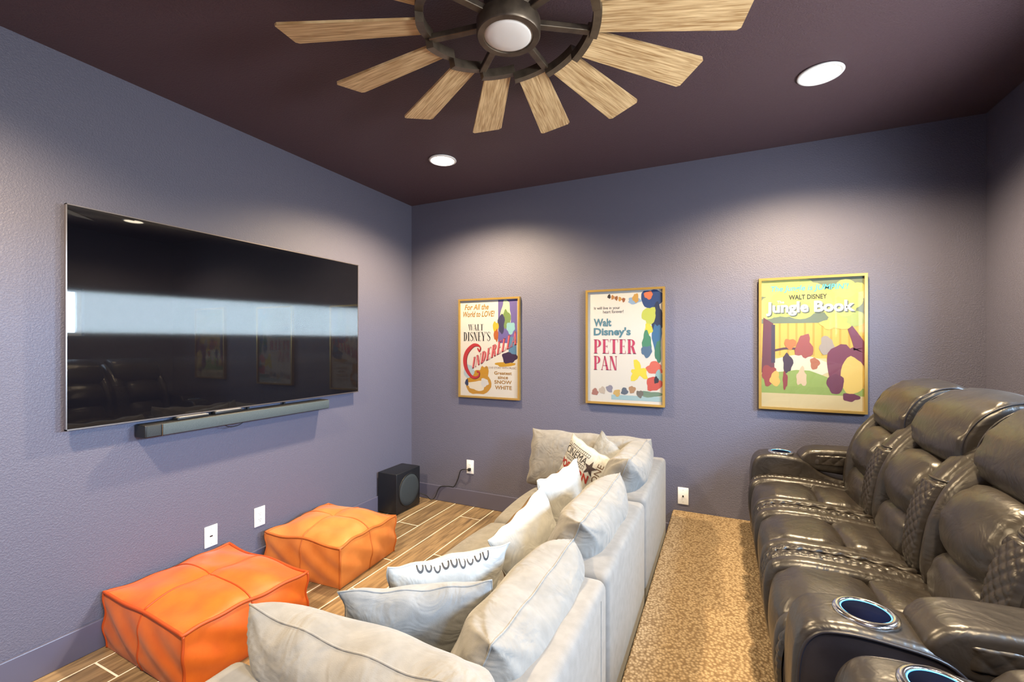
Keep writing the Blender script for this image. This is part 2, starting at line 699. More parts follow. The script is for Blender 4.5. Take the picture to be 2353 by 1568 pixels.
# ------------------------------------------------------------------ flat print: text and shapes in 2-D
def text2d(body, size=1, bold=0, shear=0, xs=1):
    cu = bpy.data.curves.new('t', 'FONT')
    cu.body = body
    cu.size = size
    cu.offset = bold
    cu.shear = shear
    cu.resolution_u = 3
    ob = bpy.data.objects.new('t', cu)
    COL.objects.link(ob)
    dg = bpy.context.evaluated_depsgraph_get()
    me = bpy.data.meshes.new_from_object(ob.evaluated_get(dg))
    V = np.array([v.co[:] for v in me.vertices]) if len(me.vertices) else np.zeros((0, 3))
    F = [tuple(p.vertices) for p in me.polygons]
    bpy.data.objects.remove(ob)
    bpy.data.curves.remove(cu)
    bpy.data.meshes.remove(me)
    V[:, 0] *= xs
    return V[:, :2], F


def fit(vf, x0, x1, y0, y1):
    V, F = vf
    lo, hi = V.min(0), V.max(0)
    return (V - lo) / (hi - lo) * np.array([x1 - x0, y1 - y0]) + np.array([x0, y0]), F


def q2(*quads):
    V, F = [], []
    for q in quads:
        F.append(tuple(range(len(V), len(V) + len(q))))
        V += list(q)
    return V, F


def R(x0, x1, y0, y1):
    return [(x0, y0), (x1, y0), (x1, y1), (x0, y1)]


def bowl(x0, x1, y0, y1, tk, th, n=12):
    """right-hand bowl, thick on the side, thin at the ends."""
    out = []
    yc, ry = (y0 + y1) / 2, (y1 - y0) / 2
    for k in range(n):
        qs = []
        for t in (k / n, (k + 1) / n):
            a = -PI / 2 + PI * t
            qs.append(((x0 + (x1 - x0) * math.cos(a), yc + ry * math.sin(a)), (x0 + (x1 - x0 - tk) * math.cos(a), yc + (ry - th) * math.sin(a))))
        out.append([qs[0][0], qs[1][0], qs[1][1], qs[0][1]])
    return out


def stroke(pts, wid):
    out = []
    P = np.array(pts, float)
    T = np.gradient(P, axis=0)
    T /= np.linalg.norm(T, axis=1)[:, None] + 1e-9
    N = np.stack([-T[:, 1], T[:, 0]], 1)
    w = np.array(wid) / 2
    A, B = P + N * w[:, None], P - N * w[:, None]
    for i in range(len(P) - 1):
        out.append([tuple(A[i]), tuple(A[i + 1]), tuple(B[i + 1]), tuple(B[i])])
    return out


def didone(ch):
    """Condensed high-contrast serif capital, unit height. Returns quads and advance."""
    K, t, sv = .15, .035, .05
    ser = lambda x0, x1, y: R(x0 - sv, x1 + sv, y, y + t)
    if ch == 'I':
        return [R(.06, .06 + K, 0, 1), ser(.06, .06 + K, 0), ser(.06, .06 + K, 1 - t)], .30
    if ch == 'L':
        return [R(.06, .06 + K, 0, 1), ser(.06, .06 + K, 1 - t), R(.01, .42, 0, t), [(.40, 0), (.43, 0), (.43, .24), (.41, .24)]], .46
    if ch == 'E':
        return [R(.06, .06 + K, 0, 1), R(.01, .40, 0, t), R(.01, .38, 1 - t, 1), R(.2, .32, .5, .5 + t),
                [(.38, 0), (.41, 0), (.41, .22), (.395, .22)], [(.36, 1), (.39, 1), (.39, .80), (.375, .80)], R(.31, .33, .42, .6)], .46
    if ch == 'T':
        return [R(.17, .17 + K, 0, 1), ser(.17, .17 + K, 0), R(.0, .49, 1 - t, 1), [(0, 1), (.03, 1), (.015, .78), (0, .78)], [(.46, 1), (.49, 1), (.49, .78), (.475, .78)]], .52
    if ch == 'D':
        return [R(.06, .06 + K, 0, 1), R(.01, .22, 0, t), R(.01, .22, 1 - t, 1)] + bowl(.2, .50, 0, 1, K, t), .55
    if ch == 'P':
        return [R(.06, .06 + K, 0, 1), ser(.06, .06 + K, 0), R(.01, .22, 1 - t, 1), R(.2, .24, .44, .44 + t)] + bowl(.22, .48, .44, 1, K, t), .51
    if ch == 'R':
        return [R(.06, .06 + K, 0, 1), ser(.06, .06 + K, 0), R(.01, .22, 1 - t, 1), R(.2, .24, .48, .48 + t)] + bowl(.22, .47, .48, 1, K, t) + \
               [[(.24, .5), (.24 + K, .5), (.52, 0), (.52 - K, 0)], R(.36, .55, 0, t)], .56
    if ch == 'A':
        return [[(.03, 0), (.065, 0), (.27, 1), (.235, 1)], [(.36, 0), (.36 + K, 0), (.29, 1), (.2, 1)], R(.1, .4, .3, .3 + t), R(-.03, .13, 0, t), R(.32, .56, 0, t)], .55
    if ch == 'N':
        return [R(.05, .085, 0, 1), [(.04, 1), (.04 + K, 1), (.47, 0), (.47 - K + .03, 0)], R(.44, .475, 0, 1), R(-.01, .14, 0, t), R(0, .15, 1 - t, 1), R(.38, .53, 1 - t, 1)], .55
    if ch == 'Y':
        return [R(.19, .19 + K, 0, .45), ser(.19, .19 + K, 0), [(.0, 1), (.0 + K, 1), (.19 + K, .42), (.19, .42)], [(.43, 1), (.465, 1), (.34, .45), (.30, .45)], R(-.04, .2, 1 - t, 1), R(.36, .53, 1 - t, 1)], .52
    if ch == 'W':
        return [[(.0, 1), (K, 1), (.27, 0), (.2, 0)], [(.2, 0), (.24, 0), (.38, .9), (.345, .9)], [(.3, 1), (.3 + K, 1), (.57, 0), (.5, 0)], [(.52, 0), (.56, 0), (.73, 1), (.695, 1)],
                R(-.04, .2, 1 - t, 1), R(.27, .5, 1 - t, 1), R(.64, .79, 1 - t, 1)], .78
    if ch == 'S':
        sp = spline([(.40, .80), (.36, .93), (.23, .985), (.10, .90), (.09, .72), (.23, .54), (.37, .36), (.37, .14), (.22, .015), (.09, .07), (.05, .22)], 30)
        return stroke(sp, [.035 + .11 * math.exp(-((i - 15) / 6.) ** 2) for i in range(30)]) + [R(.385, .415, .74, .98), R(.035, .065, .02, .26)], .46
    if ch == 'C':
        sp = spline([(.46, .76), (.42, .93), (.30, .985), (.14, .86), (.09, .5), (.14, .14), (.30, .015), (.42, .08), (.47, .25)], 30)
        return stroke(sp, [.035 + .12 * math.exp(-((i - 14.5) / 6.) ** 2) for i in range(30)]) + [R(.45, .48, .70, .98)], .52
    if ch == "'":
        return [[(.05, 1), (.15, 1), (.08, .74), (.05, .74)]], .17
    return [], .3


def didone_text(s, sp=.03):
    Q, x = [], 0
    for ch in s:
        q, adv = didone(ch)
        Q += [[(a + x, b) for a, b in p] for p in q]
        x += adv + sp
    V, F = q2(*Q)
    return np.array(V), F


def ell(cx, cy, rx, ry, n=20, a0=0, rot=0):
    P = []
    for k in range(n):
        t = a0 + 2 * PI * k / n
        x, y = rx * math.cos(t), ry * math.sin(t)
        P.append((cx + x * math.cos(rot) - y * math.sin(rot), cy + x * math.sin(rot) + y * math.cos(rot)))
    return P


def blob(cx, cy, rx, ry, seed=0, rough=.18, n=22):
    rs = np.random.RandomState(seed)
    ph = rs.rand(4) * 6.28
    P = []
    for k in range(n):
        t = 2 * PI * k / n
        s = 1 + rough * (math.sin(3 * t + ph[0]) + .6 * math.sin(5 * t + ph[1]) + .4 * math.sin(7 * t + ph[2])) / 1.4
        P.append((cx + rx * s * math.cos(t), cy + ry * s * math.sin(t)))
    return P


def poly2(pts):
    """concave-safe: triangle fan about the centroid is fine for star-shaped outlines"""
    V = np.array(pts + [tuple(np.mean(np.array(pts), 0))])
    n = len(pts)
    return V, [(i, (i + 1) % n, n) for i in range(n)]


def multi(*ps):
    Vs, Fs, n = [], [], 0
    for V, F in ps:
        V = np.asarray(V, float)
        Vs.append(V)
        Fs += [tuple(i + n for i in f) for f in F]
        n += len(V)
    return np.vstack(Vs), Fs


# ================================================================== STRUCTURE
def struct(name, vf, mat, smooth=False, label=None):
    o = single(name, vf[0], vf[1], mat, kind='structure', smooth=smooth)
    if label:
        o['label'] = label
    return o


T = .14
struct('wall_left', box(XL - T, XL, YF - T, YB + T, 0, H), 'wall_paint', label='textured slate purple wall that carries the television')
struct('wall_back', box(XL, XR, YB, YB + T, 0, H), 'wall_paint', label='textured slate purple wall with three framed posters')
struct('wall_front', box(XL, XR, YF - T, YF, 0, H), 'wall_paint', label='slate purple wall opposite the poster wall')
wz0, wz1 = WZ
piers = [YF - T] + [v for w_ in sorted(WINS) for v in w_] + [YB + T]
struct('wall_right', join(box(XR, XR + T, YF - T, YB + T, 0, wz0), box(XR, XR + T, YF - T, YB + T, wz1, H),
                          *[box(XR, XR + T, piers[k], piers[k + 1], wz0, wz1) for k in range(0, len(piers), 2)]), 'wall_paint',
       label='slate purple wall with small high windows behind the recliners')
struct('ceiling', box(XL - T, XR + T, YF - T, YB + T, H, H + .1), 'ceiling_paint', label='dark plum painted textured ceiling')
struct('trim_1', rbox(XL, XL + .016, YF, YB, 0, .137, .004, 2), 'trim_paint', label='baseboard painted like the wall under the television')
struct('trim_2', rbox(XL + .016, XP, YB - .016, YB, 0, .137, .004, 2), 'trim_paint', label='baseboard painted like the wall below the posters')

# windows
fr = .04
wx0, wx1 = XR + .06, XR + .11
for n_, (wy0, wy1) in enumerate(WINS):
    wroot = thing('window_%d' % (n_ + 1), (XR + T / 2, (wy0 + wy1) / 2, wz0), None, None)
    tag(wroot, ['small high white framed window beside the poster wall', 'small high white framed window in the middle of its wall',
                'small high white framed window farthest from the posters'][n_], kind='structure')
    mobj('window_frame', *join(box(wx0, wx1, wy0, wy1, wz0, wz0 + fr), box(wx0, wx1, wy0, wy1, wz1 - fr, wz1),
                               box(wx0, wx1, wy0, wy0 + fr, wz0 + fr, wz1 - fr), box(wx0, wx1, wy1 - fr, wy1, wz0 + fr, wz1 - fr)), 'white_frame', wroot)
    mobj('pane', *box(wx0 + .022, wx0 + .026, wy0 + .02, wy1 - .02, wz0 + .02, wz1 - .02), 'window_glass', wroot)

# floor: grout bed with planks
floor = struct('floor', box(XL - T, XR + T, YF - T, YB + T, -.1, -.0015), 'grout', label='wood look plank tile floor with pale grout lines')
bpy.context.view_layer.update()
PW, PG = .1935, .008
x_line = -2.369
joints = {0: 2.87, 1: 2.34, 2: 3.18, 3: 2.53}
rnd = random.Random(4)
mesh_cache = {}


def plank(x0, x1, y0, y1):
    key = (round(x1 - x0, 4), round(y1 - y0, 4))
    if key not in mesh_cache:
        w, l = key
        V, F = rbox(-w / 2, w / 2, -l / 2, l / 2, -.009, 0, .0012, 1)
        me = bpy.data.meshes.new('plank')
        me.from_pydata([tuple(v) for v in V], [], F)
        me.materials.append(MATS['floor_wood'])
        mesh_cache[key] = me
    o = bpy.data.objects.new('plank', mesh_cache[key])
    COL.objects.link(o)
    o.parent = floor
    o.location = Vector(((x0 + x1) / 2, (y0 + y1) / 2, 0)) - floor.location


col = -2
while True:
    x0 = x_line + col * (PW)
    x1 = x0 + PW
    if x0 > XP:
        break
    a, b = max(x0, XL) + PG / 2, min(x1, XP + .02) - PG / 2
    if b - a > .01:
        j = joints.get(col, joints[col % 4] + (.17 if col > 3 else -.31))
        ys = [YF]
        y = j
        while y - 1.2 > YF:
            y -= 1.2
        while y < YB:
            if y > YF + .05 and y < YB - .05:
                ys.append(y)
            y += 1.2
        ys.append(YB)
        for p, q in zip(ys[:-1], ys[1:]):
            plank(a, b, p + PG / 2, q - PG / 2)
    col += 1

# carpeted riser
struct('floor_riser', rbox(XP, XR, YF, YB, -.002, ZP, .012, 3), 'carpet', label='raised platform covered in tan looped carpet under the recliners')

# ================================================================== RECESSED LIGHTS
for (lx, ly, nm) in ((-1.795, 2.649, 'round recessed ceiling light above the corner by the television wall'),
                     (.4217, 2.574, 'round recessed ceiling light above the black recliners'),
                     (-1.795, .24, 'round recessed ceiling light near the wall opposite the posters, television side'),
                     (.4217, .24, 'round recessed ceiling light near the wall opposite the posters, window side')):
    r = thing('recessed_light', (lx, ly, H - .012), nm, 'ceiling light', 'recessed ceiling lights')
    mobj('trim_ring', *lathe([(.083, 0), (.095, -.002), (.097, -.006), (.094, -.010), (.082, -.012), (.080, -.006)], (lx, ly, H), 48, closed=True), 'white_plastic', r, True)
    mobj('lens', *lathe([(.0001, -.007), (.05, -.0065), (.081, -.004)], (lx, ly, H), 40), 'lens_on', r, True)
    ld = bpy.data.lights.new('downlight', 'SPOT')
    ld.energy = LAMP_W
    ld.color = LAMP_COL
    ld.spot_size = math.radians(150)
    ld.spot_blend = .62
    ld.shadow_soft_size = .06
    lo = bpy.data.objects.new('downlight', ld)
    COL.objects.link(lo)
    lo.parent = r
    lo.location = (0, 0, -.025)

# ================================================================== CEILING FAN
FX, FY, FZ = -.668, 1.385, 2.55
fan = thing('ceiling_fan', (FX, FY, H), 'windmill ceiling fan with fourteen oak blades around a bronze ring', 'ceiling fan')
mobj('canopy', *lathe([(.001, 0), (.075, 0), (.075, -.02), (.06, -.05), (.03, -.06), (.03, -.075), (.001, -.075)], (FX, FY, H), 40), 'bronze', fan, True, 40)
mobj('motor_housing', *lathe([(.001, -.06), (.07, -.06), (.085, -.075), (.085, -.15), (.07, -.17), (.001, -.17)], (FX, FY, H), 44), 'bronze', fan, True, 40)
hub = mobj('hub', *lathe([(.082, .055), (.108, .055), (.110, .050), (.110, .006), (.106, .0), (.086, 0), (.084, .006), (.082, .03)], (FX, FY, 2.495), 56, closed=True), 'bronze', fan, True, 35)
mobj('light_lens', *lathe([(.001, -.006), (.04, -.005), (.070, -.001), (.085, .006), (.085, .02)], (FX, FY, 2.495), 48), 'lens_off', hub, True)
base = math.radians(21.0)
step = 2 * PI / 14
pitch = math.radians(-13)
R0, R1 = .308, .80
# shared meshes in blade-local coordinates: x radial, y tangential
bl = []
w0, w1 = .056, .076
outl = [(R0, -w0), (R1 - .012, -w1), (R1, -w1 + .012), (R1 - .012 + .0, w1 - .004), (R1 - .022, w1), (R0, w0)]
outl = [(R0, -w0), (R1 - .012, -w1), (R1, -w1 + .010), (R1, w1 - .010), (R1 - .012, w1), (R0, w0)]
Vb = [(x, y * math.cos(0), z) for z in (-.004, .004) for x, y in outl]
n = len(outl)
Fb = [tuple(range(n))[::-1], tuple(range(n, 2 * n))] + [(i, (i + 1) % n, n + (i + 1) % n, n + i) for i in range(n)]
blade_me = bpy.data.meshes.new('blade')
blade_me.from_pydata(Vb, [], Fb)
blade_me.materials.append(MATS['blade_wood'])
# ring segment: arc bar
Vs, Fs = [], []
na = 10
hw = step / 2 * 1.04
for k in range(na + 1):
    a = -hw + 2 * hw * k / na
    for rr, z in ((R0 - .020, -.016), (R0 + .008, -.016), (R0 + .008, .016), (R0 - .020, .016)):
        Vs.append((rr * math.cos(a), rr * math.sin(a), z))
for k in range(na):
    for j in range(4):
        Fs.append((k * 4 + j, k * 4 + (j + 1) % 4, k * 4 + 4 + (j + 1) % 4, k * 4 + 4 + j))
Fs += [(3, 2, 1, 0), tuple(na * 4 + j for j in range(4))]
seg_me = bpy.data.meshes.new('ring_segment')
seg_me.from_pydata(Vs, [], Fs)
seg_me.materials.append(MATS['bronze'])
for me_ in (blade_me, seg_me):
    bm_ = bmesh.new()
    bm_.from_mesh(me_)
    bmesh.ops.recalc_face_normals(bm_, faces=bm_.faces[:])
    bm_.to_mesh(me_)
    bm_.free()
sp_me = None
for k in range(14):
    ang = base + k * step
    for nm_, me_ in (('blade', blade_me), ('ring_segment', seg_me)):
        o = bpy.data.objects.new(nm_, me_)
        COL.objects.link(o)
        o.parent = fan
        o.location = (0, 0, FZ - H)
        o.rotation_mode = 'QUATERNION'
        q = Matrix.Rotation(ang, 3, 'Z') @ Matrix.Rotation(pitch, 3, 'X')
        o.rotation_quaternion = q.to_quaternion()
for k in range(7):
    ang = base + step / 2 + k * 2 * step
    if sp_me is None:
        V, F = rbox(.10, R0 - .008, -.013, .013, -.011, .011, .003, 2)
        sp_me = bpy.data.meshes.new('spoke')
        sp_me.from_pydata([tuple(v) for v in V], [], F)
        sp_me.materials.append(MATS['bronze'])
    o = bpy.data.objects.new('spoke', sp_me)
    COL.objects.link(o)
    o.parent = fan
    o.location = (0, 0, FZ - H)
    o.rotation_euler = (0, 0, ang)

# ================================================================== TELEVISION
TX = -2.62
ty0, ty1, tz0, tz1 = .94, 2.685, 1.054, 2.06
tv = thing('television', (TX - .03, (ty0 + ty1) / 2, tz0), 'large black flat screen television mounted on the wall', 'television')
scr = mobj('screen', [(TX, ty0 + .004, tz0 + .006), (TX, ty1 - .004, tz0 + .006), (TX, ty1 - .004, tz1 - .004), (TX, ty0 + .004, tz1 - .004)], [(0, 1, 2, 3)], 'tv_screen', tv)
uv = scr.data.uv_layers.new(name='UVMap')
for li, c in enumerate([(0, 0), (1, 0), (1, 1), (0, 1)]):
    uv.data[li].uv = c
e = .006
mobj('bezel', *join(box(TX - .014, TX + .002, ty0, ty1, tz0, tz0 + e), box(TX - .014, TX + .002, ty0, ty1, tz1 - e * .7, tz1),
                    box(TX - .014, TX + .002, ty0, ty0 + e * .7, tz0, tz1), box(TX - .014, TX + .002, ty1 - e * .7, ty1, tz0, tz1)), 'tv_edge', tv)
mobj('back_housing', *box(TX - .014, TX - .001, ty0 + .004, ty1 - .004, tz0 + .005, tz1 - .004), 'tv_back', tv)
mobj('wall_bracket', *join(box(XL + .0005, TX - .014, ty0 + .55, ty1 - .55, 1.35, 1.75)), 'tv_back', tv)

# soundbar
sb = thing('soundbar', (-2.615, 1.79, .97), 'long grey cloth covered soundbar under the television', 'soundbar')
mobj('body', *rbox(XL + .004, -2.572, 1.215, 2.353, .970, 1.036, .008, 3), 'black_plastic', sb, True, 35)
mobj('grille_cloth', *rbox(-2.58, -2.566, 1.292, 2.350, .974, 1.032, .005, 2), 'soundbar_cloth', sb, True, 35)
mobj('end_grille', *rbox(-2.576, -2.568, 1.222, 1.286, .976, 1.030, .003, 2), 'speaker_cloth', sb, True, 35)
mobj('end_trim', *box(-2.575, -2.566, 1.287, 1.291, .973, 1.033), 'chrome', sb)
for yb in (1.79, 2.04):
    mobj('bracket', *box(XL + .02, XL + .035, yb - .006, yb + .006, 1.034, 1.062), 'black_plastic', sb)
rc = thing('remote_control', (-2.61, 1.47, 1.036), 'slim remote with pale edge lying on the left end of the soundbar', 'remote')
mobj('body', *rbox(-2.635, -2.588, 1.37, 1.53, 1.0362, 1.048, .004, 2), 'black_plastic', rc, True, 35)
mobj('face_plate', *rbox(-2.633, -2.590, 1.38, 1.528, 1.0475, 1.0505, .001, 1), 'remote_grey', rc)
rc2 = thing('remote_control', (-2.61, 1.66, 1.036), 'tilted grey remote lying near the middle of the soundbar', 'remote')
mobj('body', *rbox(-2.64, -2.60, 1.57, 1.73, 1.0362, 1.052, .005, 2), 'black_plastic', rc2, True, 35)
mobj('face_plate', *rbox(-2.638, -2.602, 1.578, 1.722, 1.0515, 1.0545, .001, 1), 'remote_grey', rc2)
single('cable_loop', *tube(spline([(-2.60, 1.62, .972), (-2.60, 1.64, .958), (-2.60, 1.67, .952), (-2.60, 1.71, .957), (-2.60, 1.74, .972)], 20), .0025, 6), 'black_plastic',
       'thin black cable hanging in a loop under the soundbar', 'cable', smooth=True)


# ================================================================== OUTLETS
def outlet(p, wall, label, kind):
    r = thing('wall_outlet', (p[0], p[1], p[2] - .058), label, 'outlet')

    def pl_(a0, a1, z0, z1, d0, d1, rr=.002):
        if wall == 'left':
            return rbox(XL + d0, XL + d1, p[1] + a0, p[1] + a1, p[2] + z0, p[2] + z1, rr, 2)
        return rbox(p[0] + a0, p[0] + a1, YB - d1, YB - d0, p[2] + z0, p[2] + z1, rr, 2)
    mobj('cover_plate', *pl_(-.036, .036, -.06, .06, .0003, .006), 'white_plastic', r, True, 35)
    if kind == 'duplex':
        mobj('socket_block', *pl_(-.017, .017, -.034, .034, .005, .008, .001), 'white_plastic', r, True, 35)
        for zz in (-.019, .019):
            for aa in (-.006, .006):
                mobj('slot', *pl_(aa - .0012, aa + .0012, zz - .002, zz + .006, .0075, .0085, .0002), 'slot_dark', r)
            mobj('slot', *pl_(-.002, .002, zz - .011, zz - .007, .0075, .0085, .0002), 'slot_dark', r)
    elif kind == 'hdmi':
        mobj('port', *pl_(-.008, .008, -.004, .004, .0055, .0075, .0006), 'slot_dark', r)
        for zz in (-.042, .042):
            mobj('screw', *pl_(-.002, .002, zz - .002, zz + .002, .0055, .0068, .0006), 'remote_grey', r)
    elif kind == 'coax':
        mobj('port', *pl_(-.005, .005, -.005, .005, .0055, .016, .0015), 'slot_dark', r)
        for zz in (-.042, .042):
            mobj('screw', *pl_(-.002, .002, zz - .002, zz + .002, .0055, .0068, .0006), 'remote_grey', r)
    return r


outlet((XL, 1.587, .33), 'left', 'white wall plate with a single dark slot behind the nearer orange pouf', 'hdmi')
outlet((XL, 1.886, .338), 'left', 'white duplex wall outlet between the two orange poufs', 'duplex')
outlet((-2.027, YB, .344), 'back', 'white wall outlet with a black plug beside the subwoofer', 'duplex')
outlet((-.26, YB, .345), 'back', 'white wall plate with a coax socket between the sofa and recliners', 'coax')

# subwoofer
sx0, sx1, sy0, sy1 = -2.652, -2.452, 2.945, 3.262
sw = thing('subwoofer', ((sx0 + sx1) / 2, (sy0 + sy1) / 2, 0), 'black subwoofer box with a round side grille in the corner', 'speaker')
mobj('cabinet', *rbox(sx0, sx1, sy0, sy1, .012, .346, .006, 3), 'black_satin', sw, True, 35)
mobj('grille', *lathe([(.001, .010), (.10, .009), (.128, .006), (.134, 0), (.134, -.003)], (sx1, (sy0 + sy1) / 2 + .005, .178), 48, 'x'), 'speaker_cloth', sw, True)
mobj('grille_ring', *lathe([(.132, -.002), (.132, .007), (.138, .007), (.140, .002), (.140, -.002)], (sx1, (sy0 + sy1) / 2 + .005, .178), 56, 'x', closed=True), 'black_plastic', sw, True, 40)
for yy in (sy0 + .03, sy1 - .03):
    for xx in (sx0 + .03, sx1 - .03):
        mobj('foot', *lathe([(.012, 0), (.014, .013)], (xx, yy, 0), 14), 'black_plastic', sw)
pc = thing('power_cord', (-2.2, YB - .03, .0), 'black power cord from the wall outlet to the subwoofer', 'cord')
mobj('plug', *rbox(-2.037, -2.013, YB - .035, YB - .0085, .312, .337, .005, 2), 'black_plastic', pc, True, 35)
mobj('cable', *tube(spline([(-2.027, YB - .033, .325), (-2.06, YB - .045, .328), (-2.11, YB - .03, .305), (-2.15, YB - .012, .22), (-2.19, YB - .012, .150), (-2.25, YB - .012, .143),
                            (-2.33, YB - .03, .13), (-2.37, YB - .05, .04), (-2.40, YB - .07, .02), (-2.43, YB - .10, .06), (-2.47, YB - .14, .09), (-2.49, sy1 + .004, .09)], 70), .004, 8), 'black_plastic', pc, True)


# ================================================================== POSTERS
def poster(x0, x1, z0, z1, label, draw):
    r = thing('framed_poster', ((x0 + x1) / 2, YB - .015, z0), label, 'poster', 'framed film posters on the wall')
    fw, y_f, y_b = .016, YB - .032, YB - .001
    V, F = [], []

    def bar(a):  # mitred bar
        (ax0, az0), (ax1, az1), (bx1, bz1), (bx0, bz0) = a
        n0 = len(V)
        for y in (y_b, y_f):
            for x, z in ((ax0, az0), (ax1, az1), (bx1, bz1), (bx0, bz0)):
                V.append((x, y, z))
        for q in ((0, 1, 2, 3), (7, 6, 5, 4), (0, 4, 5, 1), (1, 5, 6, 2), (2, 6, 7, 3), (3, 7, 4, 0)):
            F.append(tuple(n0 + i for i in q))
    o_, i_ = [(x0, z0), (x1, z0), (x1, z1), (x0, z1)], [(x0 + fw, z0 + fw), (x1 - fw, z0 + fw), (x1 - fw, z1 - fw), (x0 + fw, z1 - fw)]
    for k in range(4):
        V.clear()
        F.clear()
        bar((o_[k], o_[(k + 1) % 4], i_[(k + 1) % 4], i_[k]))
        bm = bmesh.new()
        vs = [bm.verts.new(v) for v in V]
        for f in F:
            bm.faces.new([vs[i] for i in f])
        bmesh.ops.recalc_face_normals(bm, faces=bm.faces[:])
        bm.verts.index_update()
        Vn = [v.co[:] for v in bm.verts]
        Fn = [tuple(v.index for v in f.verts) for f in bm.faces]
        bm.free()
        mobj('frame_bar', Vn, Fn, 'gold_frame', r)
    px0, px1, pz0, pz1 = x0 + fw - .002, x1 - fw + .002, z0 + fw - .002, z1 - fw + .002
    yp = YB - .016
    sheet = mobj('poster_sheet', *box(px0, px1, yp, yp + .004, pz0, pz1), 'paper', r)
    layer = [0]

    def put(name, vf, rgb, label=None):
        """vf in unit square: x right, y up."""
        layer[0] += 1
        P, F_ = vf
        P = np.asarray(P, float)
        P = np.clip(P, .002, .998)
        Vw = np.stack([px0 + P[:, 0] * (px1 - px0), np.full(len(P), yp - .00004 * layer[0]), pz0 + P[:, 1] * (pz1 - pz0)], 1)
        Fo = []
        for f in F_:
            ar = 0
            for i in range(len(f)):
                a, b = P[f[i]], P[f[(i + 1) % len(f)]]
                ar += a[0] * b[1] - b[0] * a[1]
            Fo.append(tuple(f) if ar > 0 else tuple(f)[::-1])
        o = mobj(name, Vw, Fo, ink(*rgb), sheet)
        if label:
            o['label'] = label
    draw(put)
    mobj('glass', *box(x0 + fw - .003, x1 - fw + .003, y_f + .004, y_f + .006, z0 + fw - .003, z1 - fw + .003), 'picture_glass', r)
    return r


def gx(a, x0, x1):
    return (a - x0) / (x1 - x0)


def draw_one(put):
    X = lambda v: (v - 240) / 517
    Y = lambda v: (1142 - v) / 880
    och = (176, 128, 38)
    put('illustration', q2(R(X(582), X(745), Y(655), Y(268))), (112, 98, 168))
    put('illustration', poly2(blob(X(648), Y(390), .085, .135, 3)), (214, 226, 190))
    put('illustration', poly2(blob(X(655), Y(440), .065, .09, 5)), (122, 150, 84))
    put('illustration', poly2(blob(X(610), Y(480), .055, .10, 8)), (58, 54, 96))
    put('illustration', poly2(blob(X(690), Y(520), .07, .06, 9)), (150, 206, 210))
    put('illustration', poly2(blob(X(560), Y(510), .05, .055, 12)), (236, 190, 40))
    put('illustration', poly2(blob(X(565), Y(585), .04, .06, 13)), (190, 98, 30))
    put('illustration', q2(R(X(672), X(740), Y(760), Y(600))), (92, 138, 176))
    put('illustration', poly2(blob(X(640), Y(845), .17, .022, 7)), (206, 158, 44))
    put('illustration', poly2(blob(X(678), Y(785), .125, .055, 11)), (56, 34, 76))
    put('illustration', poly2(blob(X(405), Y(1020), .225, .125, 2, .08)), (204, 150, 44))
    put('illustration', poly2(blob(X(460), Y(930), .075, .08, 4)), (204, 150, 44))
    put('illustration', poly2(blob(X(395), Y(1045), .16, .05, 15)), (238, 230, 216))
    put('illustration', poly2(blob(X(462), Y(1015), .065, .045, 16)), (222, 222, 226))
    put('illustration', poly2(blob(X(318), Y(915), .095, .07, 17, .1)), (186, 208, 222))
    put('illustration', poly2(blob(X(300), Y(1020), .03, .035, 18)), (52, 66, 104))
    put('lettering', fit(text2d('For All the', bold=.022, shear=.25), X(280), X(500), Y(350), Y(298)), och, 'ochre slanted slogan lettering')
    put('lettering', fit(text2d('World to LOVE!', bold=.022, shear=.25), X(266), X(552), Y(416), Y(362)), och, 'ochre slanted slogan lettering')
    put('lettering', fit(didone_text('WALT'), X(313), X(452), Y(540), Y(482)), (30, 28, 32), 'thin black serif lettering')
    put('lettering', fit(didone_text("DISNEY'S"), X(270), X(514), Y(636), Y(553)), (30, 28, 32), 'thin black serif lettering')
    # title, rising to the right with letters growing
    for dx, dy, cc in ((.010, -.006, (150, 40, 60)), (0, 0, (226, 112, 118))):
        V, F = fit(didone_text('INDERELLA', sp=.05), 0, 1, 0, 1)
        V = V.copy()
        V = np.stack([X(352) + V[:, 0] * (X(745) - X(352)) + .03 * (V[:, 1] - .5) + dx,
                      Y(890) + V[:, 0] * (Y(662) - Y(890)) + V[:, 1] * (.115 + .03 * V[:, 0]) + dy], 1)
        put('lettering', (V, F), cc, 'pink serif title lettering rising to the right')
        sp = spline([(X(398), Y(700)), (X(412), Y(728)), (X(424), Y(700)), (X(405), Y(675)), (X(360), Y(675)), (X(305), Y(730)), (X(282), Y(800)), (X(290), Y(880)), (X(330), Y(950)), (X(372), Y(972)), (X(408), Y(955)), (X(412), Y(920)), (X(390), Y(915))], 60)
        V, F = q2(*stroke(sp, [.016 + .045 * math.exp(-((i - 30) / 11.) ** 2) for i in range(60)]))
        put('lettering', (np.array(V) + np.array([dx, dy]), F), (196, 52, 62) if dx == 0 else (120, 30, 44), 'large curled red initial letter')
    put('lettering', fit(text2d('A LOVE STORY WITH MUSIC', bold=.0), X(470), X(736), Y(886), Y(868)), (150, 120, 110))
    for s, a, b, c_, d in (('Greatest', 548, 700, 938, 908), ('since', 580, 668, 976, 947), ('SNOW', 550, 700, 1020, 988), ('WHITE', 556, 700, 1070, 1036)):
        put('lettering', fit(text2d(s, bold=.02), X(a), X(b), Y(c_), Y(d)), och)


